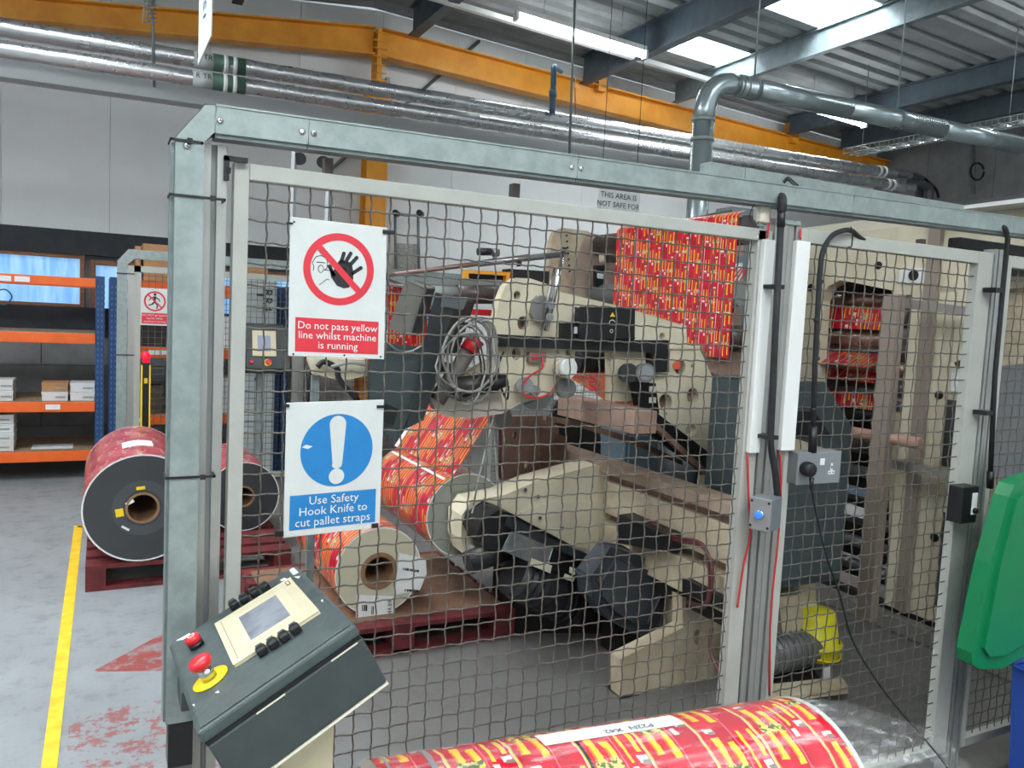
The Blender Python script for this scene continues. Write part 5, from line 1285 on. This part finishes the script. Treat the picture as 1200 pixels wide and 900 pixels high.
# thick conduit down the middle post to the button box
t = thing('conduit', 'thick black conduit dropping from the rail to the blue button box', 'conduit', P(908, 580, -.07))
YC = -.075
MB().tube(smooth_path([P(905, 570, YC), P(912, 580, YC)][::-1][:1]+[P(911, 578, YC), P(908, 550, YC), P(904, 528, YC), P(903, 512, YC)], 6)+[P(908, 400, YC), P(915, 262, YC)], .0098, 14).build('pipe', blk2, t)
MB().cyl(P(916, 247, YC), P(915, 266, YC), .0115, n=16).build('gland', blk, t); MB().tube(smooth_path([P(916, 248, YC), P(917, 236, YC), P(916, 231, YC+.02), P(914, 232, YT)], 5), .0125, 14).build('elbow', blk2, t)
for px, py in ((913, 336), (906, 513)): p = P(px, py, YC); box('saddle_clip', (p.x-.020, YC-.004, p.z-.006), (p.x+.018, -.02, p.z+.006), blk, t, .001)
# blue button box
t = thing('button_box', 'grey metal push button box with blue button on the middle post', 'switch box', P(900, 622, -.08))
# box rotated: front face seen 880-905, side face 905-922
L_ = P(880, 582, -.065); R_ = P(905, 588, -.125); zt_ = P(905, 586, -.125).z; zb2 = P(905, 624, -.125).z
ux = V((R_.x-L_.x, R_.y-L_.y, 0)); uu = ux.normalized(); nn = V((uu.y, -uu.x, 0)); wq = ux.length
bk_ = -nn*.07
MB().obox(V((L_.x, L_.y, zb2)), ux, bk_, EZ*(zt_-zb2)).build('enclosure', mat('box_grey', '747b80', .45, .3), t, bevel=.003)
MB().obox(V((L_.x, L_.y, zb2))+nn*.004+uu*.001, uu*(wq-.002), bk_.normalized()*.0039, EZ*(zt_-zb2)).build('lid', mat('box_lid', '9a9c9a', .4, .5), t, bevel=.002)
cN = V((L_.x, L_.y, 0))+uu*wq*.52+nn*.004; zc_ = zb2+(zt_-zb2)*.5
MB().lathe(V((cN.x, cN.y, zc_)), nn, [(0, .013), (.006, .013), (.008, .011)], 24).build('bezel', chrome, t)
MB().lathe(V((cN.x, cN.y, zc_))+nn*.007, nn, [(0, .0105), (.006, .0105), (.008, .008), (.0085, .0005)], 24).build('button', bluebtn, t)
for s in (.1, .9):
    for h in (.12, .88): q = V((L_.x, L_.y, zb2+(zt_-zb2)*h))+uu*wq*s+nn*.0035; MB().lathe(q, nn, [(0, .004), (.002, .004)], 8).build('screw', blk, t)
# second hose with socket
t = thing('conduit', 'curved black hose arching over panel two down to the socket', 'conduit', P(952, 525, -.05))
MB().tube(smooth_path([P(1036, 290, .0), P(1010, 280, -.01), P(996, 270, -.03), P(978, 274, -.04), P(967, 288, -.05), P(962, 305, -.05)], 7)[:-1]+[P(960, 330, -.05), P(955, 430, -.05), P(952, 530, -.05)], .0078, 12).build('hose', blk2, t)
MB().cyl(P(953, 500, -.05), P(952, 530, -.05), .0125, n=14).build('gland', blk, t)
MB().tube(smooth_path([P(997, 266, -.035), P(999, 272, -.045), P(998, 288, -.04), P(994, 289, -.02)], 5), .002, 6).build('cable_tie', blk, t)
for q in ((961, 330), (957, 420), (953, 480), (957, 375)): MB().cyl(P(q[0], q[1]-2, -.05), P(q[0], q[1]+2, -.05), .0092, n=12).build('cable_tie', blk, t)
t = thing('socket_outlet', 'metal clad double socket with white switch on mesh panel two', 'socket', P(953, 568, -.03))
a = P(936, 531, -.055); c = P(983, 565, -.055); 
box('back_box', (a.x, -.05, c.z), (c.x, -.002, a.z), mat('socket_side', '787c7e', .45, .3), t, .004)
box('face_plate', (a.x-.001, -.056, c.z-.001), (c.x+.001, -.0501, a.z+.001), mat('socket_face', '8c9294', .4, .4), t, .002)
p = P(963, 541, -.056); box('switch', (p.x-.009, -.060, p.z-.010), (p.x+.009, -.0562, p.z+.010), white, t, .001)
p = P(974, 551, -.056); b = MB(); b.box((p.x-.004, -.0575, p.z-.002), (p.x+.004, -.0562, p.z+.022)); b.box((p.x-.014, -.0575, p.z-.012), (p.x+.014, -.0562, p.z-.001)); b.build('outlet_face', white, t)
b = MB(); b.box((p.x-.002, -.0582, p.z+.006), (p.x+.002, -.0574, p.z+.014)); b.box((p.x-.010, -.0582, p.z-.008), (p.x-.004, -.0574, p.z-.005)); b.box((p.x+.004, -.0582, p.z-.008), (p.x+.010, -.0574, p.z-.005)); b.build('pin_hole', blk, t)
t = thing('power_plug', 'black power plug in the socket with cord trailing down', 'plug', P(951, 560, -.09))
p = P(951, 551, -.085); MB().lathe((p.x, -.0565, p.z), (0, -1, 0), [(0, .020), (.012, .023), (.026, .022), (.033, .018), (.034, .001)], 24).build('body', blk, t)
MB().cyl(P(951, 560, -.075), P(951, 573, -.075), .0075, .005, n=12).build('strain_relief', blk, t)
MB().tube(smooth_path([P(951, 572, -.075), P(956, 600, -.075), P(968, 650, -.075), P(985, 700, -.075), P(998, 748, -.075), P(1022, 790, -.08), P(1050, 828, -.09), P(1085, 868, -.10), P(1110, 900, -.12), P(1125, 935, -.14)], 6), .0034, 8).build('cord', blk, t)
# third conduit + black box
t = thing('conduit', 'black conduit down the right post to the black socket box', 'conduit', P(1150, 567, -.06))
MB().tube(smooth_path([P(1172, 266, -.045), P(1178, 268, -.06), P(1181, 280, -.06)], 5)+[P(1176, 330, -.06), P(1166, 440, -.06), P(1160, 567, -.06)], .0085, 12).build('pipe', blk2, t)
for px, py in ((1170, 340), (1158, 484)): p = P(px, py, -.06); box('saddle_clip', (p.x-.024, -.066, p.z-.008), (p.x+.02, -.02, p.z+.008), blk, t, .001)
t = thing('socket_box', 'black box with white socket plate on the right fence post', 'socket', P(1150, 614, -.08))
a = P(1140, 572, -.08); c = P(1163, 612, -.08)
a = P(1138, 573, -.1); c = P(1172, 612, -.1)
MB().obox((a.x, -.075, c.z), (.085, 0, 0), (0, .055, 0), (0, 0, a.z-c.z)).build('enclosure', blk, t, bevel=.003)
box('socket_plate', (a.x+.048, -.080, c.z+.03), (a.x+.074, -.0755, a.z-.022), white, t, .001)
MB().lathe((a.x+.061, -.080, c.z+.045), (0, -1, 0), [(0, .010), (.008, .010), (.012, .007), (.0125, .0005)], 16).build('knob', blk, t)
MB().cyl(P(1161, 552, -.06), P(1160, 572, -.06), .012, n=12).build('gland', blk, t)
# black cable end over the top rail
cable('cable_end', 'short black cable poking over the top rail', [P(918, 214, .1), P(923, 209, .09), P(927, 212, .08), P(934, 218, .05)], .006, blk)

# ---------------------------------------------------------------- signs on the mesh
YS = -.006
def A4(tl, tr, br, bl, lab):
    a, b_, c, d = (P(*q, YS) for q in (tl, tr, br, bl)); t = thing('safety_sign', lab, 'sign', (d+c)/2)
    ux = ((b_-a)+(c-d))/2; uz = ((d-a)+(c-b_))/2*-1; o = (a+b_+c+d)/4-ux/2-uz/2
    MB().obox(o, ux, (0, -.003, 0), uz).build('board', signw, t, bevel=.001)
    W = ux.length; H = uz.length; ux = ux.normalized(); uz = uz.normalized(); o = o+V((0, -.0034, 0))
    return t, (lambda u, v: o+ux*u*W+uz*v*H), W, H, ux, uz
t, S, W, H, ux, uz = A4((340, 255), (453, 266), (450, 422), (337, 416), 'white sign with struck out hand: do not pass yellow line')
def flat(pts, name, m, dy=0.0, th=.0003): return MB().prism([S(*p)+V((0, -dy, 0)) for p in pts], (0, -th, 0)).build(name, m, t)
c_ = S(.50, .655); R_o = W*.365; R_i = W*.292
MB().ring(c_, (0, -1, 0), R_i, R_o, .0004, 56).build('prohibition_ring', signred, t)
n1 = (ux-uz).normalized(); n2 = (ux+uz).normalized(); MB().obox(c_-n1*R_i*1.03-n2*W*.032+V((0, -.0008, 0)), n1*R_i*2.06, (0, -.0004, 0), n2*W*.064).build('slash', signred, t)
# hand: palm + fingers (screen px of the photo, on the board plane)
def cpx(x, y, dy=0.0): return P(x, y, YS-.0035-dy)
b = MB(); b.prism([cpx(386, 313), cpx(388, 325), cpx(395, 335), cpx(403, 338), cpx(409, 337), cpx(414, 327), cpx(414, 318), cpx(412, 308), cpx(400, 304), cpx(394, 312), cpx(390, 318)], (0, -.0003, 0))
def finger(a, c, r):
    A = cpx(*a); C = cpx(*c); d = (C-A).normalized(); q = d.cross(EY).normalized(); pts = [A-q*r]
    for i in range(9): th = PI*i/8; pts.append(C-q*r*math.cos(th)+d*r*math.sin(th))
    pts.append(A+q*r); b.prism(pts, (0, -.0003, 0))
finger((392, 324), (386, 312), .004); finger((399, 310), (403, 297), .0042); finger((404, 309), (411, 297), .0042); finger((409, 312), (418, 302), .0042); finger((412, 321), (423, 314), .0040); finger((402, 318), (400, 309), .008)
b.build('hand_symbol', signblack, t)
def line(pts, r, name, m): return MB().tube([cpx(*p, .0002) for p in pts], r, 4, smooth=False).build(name, m, t)
line([(367, 317), (368, 312), (366, 308), (370, 301), (376, 299), (383, 303), (384, 308), (383, 314), (380, 317)], .0007, 'head_outline', signblack)
line([(371+0, 307), (381, 308)], .0007, 'head_outline', signblack)
line([(376+3.2*math.cos(i*.6), 315+4.4*math.sin(i*.6)) for i in range(12)], .0007, 'head_outline', signblack)
line([(380, 316), (386, 317)], .0007, 'head_outline', signblack); line([(374, 334), (383, 327), (386, 328)], .0007, 'head_outline', signblack)
flat([(.065, .035), (.93, .035), (.93, .285), (.065, .285)], 'text_panel', signred)
text_mesh('lettering', 'Do not pass yellow\nline whilst machine\nis running', W*.106, S(.5, .158)+V((0, -.001, 0)), ux, uz, white, t, spacing=.92)
b = MB()
for u, v in ((.04, .965), (.97, .955), (.05, .015), (.96, .02), (.57, .02)): b.cyl(S(u, v), S(u, v)+V((0, -.0012, 0)), .0022, n=10)
b.build('fixing_hole', blk, t)
def tie(a, c, lab):
    o = MB().box(P(*a, -.013), P(*c, -.010)+V((0, 0, -.004))).build('cable_tie', blk); tag(o, lab, 'cable tie')
tie((336, 260), (343, 261), 'black cable tie at the top left corner of the hand sign'); tie((449, 269), (463, 273), 'black cable tie at the top right corner of the hand sign')
t, S, W, H, ux, uz = A4((336, 471), (449, 469), (445, 617), (331, 631), 'white sign with blue exclamation disc: use safety hook knife')
# disc
c_ = S(.52, .63)
b = MB(); vs = [c_+ux*math.cos(2*PI*i/56)*W*.373+uz*math.sin(2*PI*i/56)*W*.373 for i in range(56)]; b.prism(vs, (0, -.0003, 0)); b.build('blue_disc', signblue, t)
def ex(u, v): return c_+ux*u*W+uz*v*W+V((0, -.0006, 0))
pts = [ex(.085*math.cos(a_), .27+.085*math.sin(a_)) for a_ in [PI*i/12 for i in range(13)]]+[ex(-.045, -.13)]+[ex(.055*math.cos(a_), -.14+.05*math.sin(a_)) for a_ in [PI+PI*i/8 for i in range(1, 9)]]
MB().prism(pts, (0, -.0003, 0)).build('exclamation_bar', signw, t)
MB().prism([ex(.08*math.cos(2*PI*i/28), -.27+.08*math.sin(2*PI*i/28)) for i in range(28)], (0, -.0003, 0)).build('exclamation_dot', signw, t)
MB().prism([ex(-.36, .05), ex(-.32, .075), ex(-.25, .055), ex(-.30, .03)], (0, -.0003, 0)).build('paint_chip', signw, t)
flat([(.055, .05), (.945, .05), (.945, .31), (.055, .31)], 'text_panel', signblue)
text_mesh('lettering', 'Use Safety\nHook Knife to\ncut pallet straps', W*.122, S(.50, .18)+V((0, -.001, 0)), ux, uz, white, t, spacing=.9)
tie((331, 474), (339, 475), 'black cable tie at the top left corner of the blue sign'); tie((442, 475), (450, 476), 'black cable tie at the top right corner of the blue sign')
tie((322, 623), (332, 626), 'black cable tie at the lower left corner of the blue sign'); tie((436, 614), (443, 616), 'black cable tie at the lower right corner of the blue sign')

# ---------------------------------------------------------------- tilted console on the post
A_ = PY(197, 757, -.12); Lc = V((.245, .014, .134)); Vc = V((.013, -.400, .019)); Nc = Lc.cross(Vc).normalized()
if Nc.z < 0: Nc = -Nc
Vc = (Vc-Lc*(Vc.dot(Lc)/Lc.dot(Lc))); 
co = thing('control_console', 'dark green grey tilted operator console with cream screen and red stop buttons', 'control panel', A_+Lc/2-Nc*.15)
ul = Lc.normalized(); uv_ = Vc.normalized(); LL = Lc.length; LV = Vc.length
def F(a, c, h=0.0): return A_+ul*(a*LL)+uv_*(c*LV)+Nc*h
def fpx(x, y, h=0.0): return PP(x, y, A_+Nc*h, Nc)
lipd = .022
MB().obox(A_-Nc*lipd, Lc, Vc, Nc*lipd).build('lid', conmat, co, bevel=.005)
MB().obox(F(.025, .02)+Nc*.0, Lc*.95, Vc*.96, Nc*.0025).build('raised_panel', conmat, co, bevel=.002)
MB().obox(F(.01, .0)-Nc*.028, Lc*.98, Vc*.995, Nc*.006).build('gasket', blk, co)
# lower body depth from E pixel
C3 = A_+Lc+Vc
E3 = PP(460, 805, C3, ul); hgt = max(.08, (C3-E3).dot(Nc))
MB().obox(A_-Nc*hgt+ul*.003, ul*(LL-.003), Vc*.998, Nc*(hgt-.028)).build('enclosure', mat('console_body', '3d4544', .45, col2='363e3d', vscale=16), co, bevel=.004)
MB().obox(A_-Nc*(hgt+.004)+ul*.003, ul*(LL-.003), Vc*1.0, Nc*.0035).build('base_edge', mat('cream_edge', 'd8d2c0', .5), co)
q1 = F(.36, 1.0)-Nc*.0285+uv_*.001
for s in (.3, .78): MB().obox(F(s, 1.0)-Nc*.031, ul*.05, uv_*.001, Nc*.0025).build('paint_scrape', mat('cream_edge', ''), co)
# screen unit
h0 = .003
bz = [fpx(254, 733.6, h0), fpx(342, 680, h0), fpx(375, 719, h0), fpx(276, 782, h0)]
MB().prism(bz, Nc*.006).build('screen_bezel', hmi, co, bevel=.0015)
def lerp(u, v, h): return (bz[0]*(1-u)+bz[1]*u)*(1-v)+(bz[3]*(1-u)+bz[2]*u)*v+Nc*h
MB().prism([lerp(.17, .13, .0062), lerp(.86, .13, .0062), lerp(.86, .86, .0062), lerp(.17, .86, .0062)], Nc*.001).build('inner_bezel', mat('hmi2', 'cfc8aa', .45), co)
MB().prism([lerp(.26, .2, .0073), lerp(.74, .2, .0073), lerp(.74, .78, .0073), lerp(.26, .78, .0073)], Nc*.0006).build('display', screen, co)
MB().prism([lerp(.91, .03, .0063), lerp(.96, .03, .0063), lerp(.96, .14, .0063), lerp(.91, .14, .0063)], Nc*.0004).build('logo_mark', blk, co)
MB().prism([lerp(.92, .045, .0068), lerp(.95, .045, .0068), lerp(.95, .125, .0068), lerp(.92, .125, .0068)], Nc*.0004).build('logo_centre', hmi, co)
MB().obox(lerp(.06, .05, .0061), (bz[3]-bz[0])*.9, ul*.0012, Nc*.0006).build('bezel_groove', mat('groove_grey', '8b8672', .6), co)
# knobs rows
def key(x, y):
    p = fpx(x, y, .003); b = MB(); b.obox(p-ul*.009-uv_*.010, ul*.018, uv_*.020, Nc*.014); o = b.build('toggle_knob', blk, co, bevel=.003)
    MB().obox(p-ul*.006-uv_*.010+Nc*.0135, ul*.012, uv_*.007, Nc*.003).build('knob_ridge', mat('knob_top', '3a4242', .4), o)
for q in ((276, 712), (288, 705), (300, 698), (312, 691), (309, 766), (322, 758), (335, 750), (348, 741)): key(*q)
# stop buttons
def lathe_f(p, prof, name, m, n=28): return MB().lathe(p, Nc, prof, n).build(name, m, co)
p = fpx(247, 796, .003); lathe_f(p, [(0, .031), (.0025, .031), (.0026, .001)], 'yellow_disc', yellow)
lathe_f(p+Nc*.003, [(0, .013), (.022, .012)], 'stop_shaft', chrome); lathe_f(p+Nc*.024, [(0, .010), (.004, .016), (.009, .0195), (.015, .0195), (.019, .0165), (.020, .001)], 'stop_button', redp)
p = fpx(231, 757, .003); lathe_f(p, [(0, .014), (.009, .014)], 'button_collar', blk); lathe_f(p+Nc*.009, [(0, .0135), (.010, .0145), (.014, .012), (.0145, .001)], 'push_button', redp)
q = p+Nc*.0238; MB().ring(q, Nc, .005, .007, .0004, 20).build('button_mark', white, co)
# paint scratches near the corners
def scratch(pts): MB().prism([fpx(x, y, .0028) for x, y in pts], Nc*.0003).build('paint_scratch', white, co)
scratch([(206, 751), (222, 742), (224, 744), (214, 750)]); scratch([(339, 668), (344, 665), (350, 671), (344, 674), (342, 672)]); scratch([(328, 680), (333, 677), (338, 679), (330, 681)]); scratch([(344, 676), (352, 675), (350, 678)])
scratch([(376, 704), (378, 702), (379, 706)]); scratch([(225, 826), (228, 825), (228, 828)]); scratch([(252, 812), (256, 809), (257, 812)])
# bracket and pedestal
bb = F(.2, .2)-Nc*(hgt+.004)
MB().prism([F(.35, .25)-Nc*(hgt+.004), F(.75, .25)-Nc*(hgt+.004), F(.75, .75)-Nc*(hgt+.004), F(.35, .75)-Nc*(hgt+.004)], (0, 0, -.45)).build('pedestal_neck', hmi, co, bevel=.004)
tq = F(.55, .5)-Nc*(hgt+.004); box('pedestal', (tq.x-.06, tq.y-.07, 0), (tq.x+.06, tq.y+.07, tq.z-.40), hmi, co, .004)
box('mount_arm', (tx0+.02, -.14, A_.z-.13), (tx0+.10, YT-.002, A_.z-.09), dkgrey, co, .003)

# ---------------------------------------------------------------- foreground reel
YG = -.345; RG = .252
top = PP(700, 838, V((0, YG+.10, 0)), EY)
zc_ = PY(700, 838, YG+.14).z-RG*.985+.016
xl = PY(436, 893, YG+.1).x; xr_ = PY(888, 822, YG+.12).x
t = thing('film_reel', 'large plastic wrapped red film reel in the near foreground', 'reel', ((xl+xr_)/2, YG, zc_-RG))
prof = [V((xl, YG+RG*math.cos(a), zc_+RG*math.sin(a))) for a in [2*PI*i/96+.5 for i in range(97)]]
sheet(prof, (xr_-xl, 0, 0), nu=12).build('wound_film', film_fg, t)
for xx, s in ((xl, -1), (xr_, 1)): MB().ring((xx, YG, zc_), (s, 0, 0), .085, RG*.998, .001, 64).build('end_face', coreface_tan, t)
MB().ring((xl-.005, YG, zc_), (1, 0, 0), .075, .085, xr_-xl+.01, 32).build('core_tube', kraft, t)
# lane joints and tape bands
for fx, m_, w_b in ((.10, mat('band_grey', '8b8f90', .3), .012), (.405, blk, .007), (.02, MATS['band_grey'], .006)):
    x = xl+(xr_-xl)*fx; MB().ring((x, YG, zc_), (1, 0, 0), RG*.995, RG+.0016, w_b, 96).build('tape_band', m_, t)
p0a = .80
prof = [V((xl+(xr_-xl)*.34, YG+(RG+.002)*math.cos(a), zc_+(RG+.002)*math.sin(a))) for a in [1.25+.03*i for i in range(10)]]
sheet(prof, ((xr_-xl)*.33, 0, 0)).build('paper_strip', paper, t)
am = 1.45; pn = V((0, math.cos(am), math.sin(am))); q = V((xl+(xr_-xl)*.54, YG, zc_))+pn*(RG+.0032)
text_mesh('lettering', 'P22N  X42', .028, q, -EX, EX.cross(pn) if False else V((0, -math.sin(am), math.cos(am))), mat('ink_grey', '55585c', .6), t)
# stretch wrap: loose sleeve + gathered cone at the right
random.seed(5); b = MB(); nseg = 72; rows = []
prof_x = [(-.045, .80), (-.02, .97), (.0, 1.012), (.25, 1.006), (.5, 1.01), (.75, 1.006), (.97, 1.012), (1.03, 1.0), (1.10, .93), (1.20, .80), (1.32, .62), (1.42, .45)]
for f_, k in prof_x:
    amp = .004 if 0 <= f_ <= 1 else .016
    ph = random.uniform(0, 6)
    rows.append([V((xl+(xr_-xl)*f_, YG+(RG*k+amp*math.sin(a_*9+ph)*.5+random.uniform(-amp, amp)*.5)*math.cos(a_), zc_+(RG*k+amp*math.sin(a_*9+ph)*.5)*math.sin(a_))) for a_ in [2*PI*i/nseg for i in range(nseg)]])
vs = [p for r in rows for p in r]; fs = []
for i in range(len(rows)-1):
    for k in range(nseg): a_ = i*nseg+k; c_2 = i*nseg+(k+1) % nseg; fs.append((a_, c_2, c_2+nseg, a_+nseg))
b.add(vs, fs, True).build('stretch_wrap', wrapm, t)
MB().ring((xr_+.002, YG, zc_), (1, 0, 0), RG*.93, RG*1.004, .012, 64).build('wrap_roll_edge', mat('wrap_white', 'c8cccc', .25, alpha=1), t)
# pallet below it
zp = zc_-RG
t.rotation_euler.z = -.11
assert zp > .144, zp
pt = pallet('pallet under the plastic wrapped reel by the fence', xl+.02, xr_-.02, YG-.24, YG+.30, mat('pallet_wood', '94714c', .8, col2='7a5a3a', vscale=14))
n_st = zp-.144
if n_st > .02:
    st = thing('reel_cradle', 'timber cradle carrying the wrapped reel on its pallet', 'cradle', ((xl+xr_)/2, YG, .144))
    for xx in (xl+.10, (xl+xr_)/2, xr_-.16):
        box('bearer', (xx, YG-.2, .144), (xx+.08, YG+.2, zp+.0), MATS['pallet_wood'], st)
        for s in (-1, 1): MB().prism([(xx, YG+s*.20, zp-.03), (xx, YG+s*.20, zp+.085), (xx, YG+s*.085, zp+.0), (xx, YG+s*.085, zp-.03)], (.08, 0, 0)).build('chock', MATS['pallet_wood'], st)

# ---------------------------------------------------------------- green bin at the right edge
gb = thing('wheelie_bin', 'blue wheeled bin with green lid hanging open at the right edge', 'bin', PZ(1230, 900) + V((.3, 0, 0)))
YB = -.22
lid = [(1200, 562), (1189, 568), (1182, 582), (1160, 660), (1138, 765), (1139, 778), (1148, 784), (1175, 783), (1205, 766), (1260, 730), (1290, 560), (1250, 548)]
MB().prism([PY(x, y, YB) for x, y in lid], (0, .05, 0)).build('lid', binm, gb, bevel=.014)
inner = [(1200, 580), (1192, 586), (1172, 665), (1154, 760), (1160, 770), (1178, 768), (1205, 752), (1250, 720), (1275, 585)]
MB().prism([PY(x, y, YB-.012) for x, y in inner], (0, .02, 0)).build('lid_recess_rim', mat('bin_green2', '0b7a4a', .35), gb, bevel=.006)
a = PY(1196, 790, YB+.0); c = PY(1330, 790, YB)
MB().prism([V((a.x+.05, YB+.02, 0)), V((c.x-.05, YB+.02, 0)), V((c.x, YB+.02, a.z+.02)), V((a.x, YB+.02, a.z+.02))], (0, -.34, 0)).build('body', binblue, gb, bevel=.01)
for s in (a.x+.08, c.x-.10): MB().cyl((s, YB-.30, .05), (s+.03, YB-.30, .05), .05, n=18).build('wheel', blk, gb)
MB().cyl((a.x-.01, YB+.03, a.z+.03), (c.x+.01, YB+.03, a.z+.03), .012, n=12).build('hinge_rod', binblue, gb)

# ---------------------------------------------------------------- repeats of one kind share a group
GR = {'carton': 'cartons on the orange racks', 'cable_tie': 'cable ties holding the two safety signs', 'roof_beam': 'roof beams over the hall', 'ceiling_light': 'fluorescent lights under the roof',
      'red_cable': 'red cables at the middle fence post', 'lagged_pipe': 'foil lagged pipes on the rear wall', 'storage_rack': 'orange and blue storage racks', 'film_web': 'printed film running through the machines',
      'conduit': 'black conduits on the fence', 'pallet': 'pallets under the reels', 'film_reel': 'printed film reels', 'gable_rafter': 'yellow gable rafters', 'floor_line': 'yellow floor lines',
      'air_line': 'pale air lines above the swing arm', 'operator_screen': 'operator screens left of the machine'}
for o in COL.objects:
    if o.parent is None and o.get('kind') != 'structure':
        b_ = o.name.split('.')[0]
        if b_ in GR: o['group'] = GR[b_]
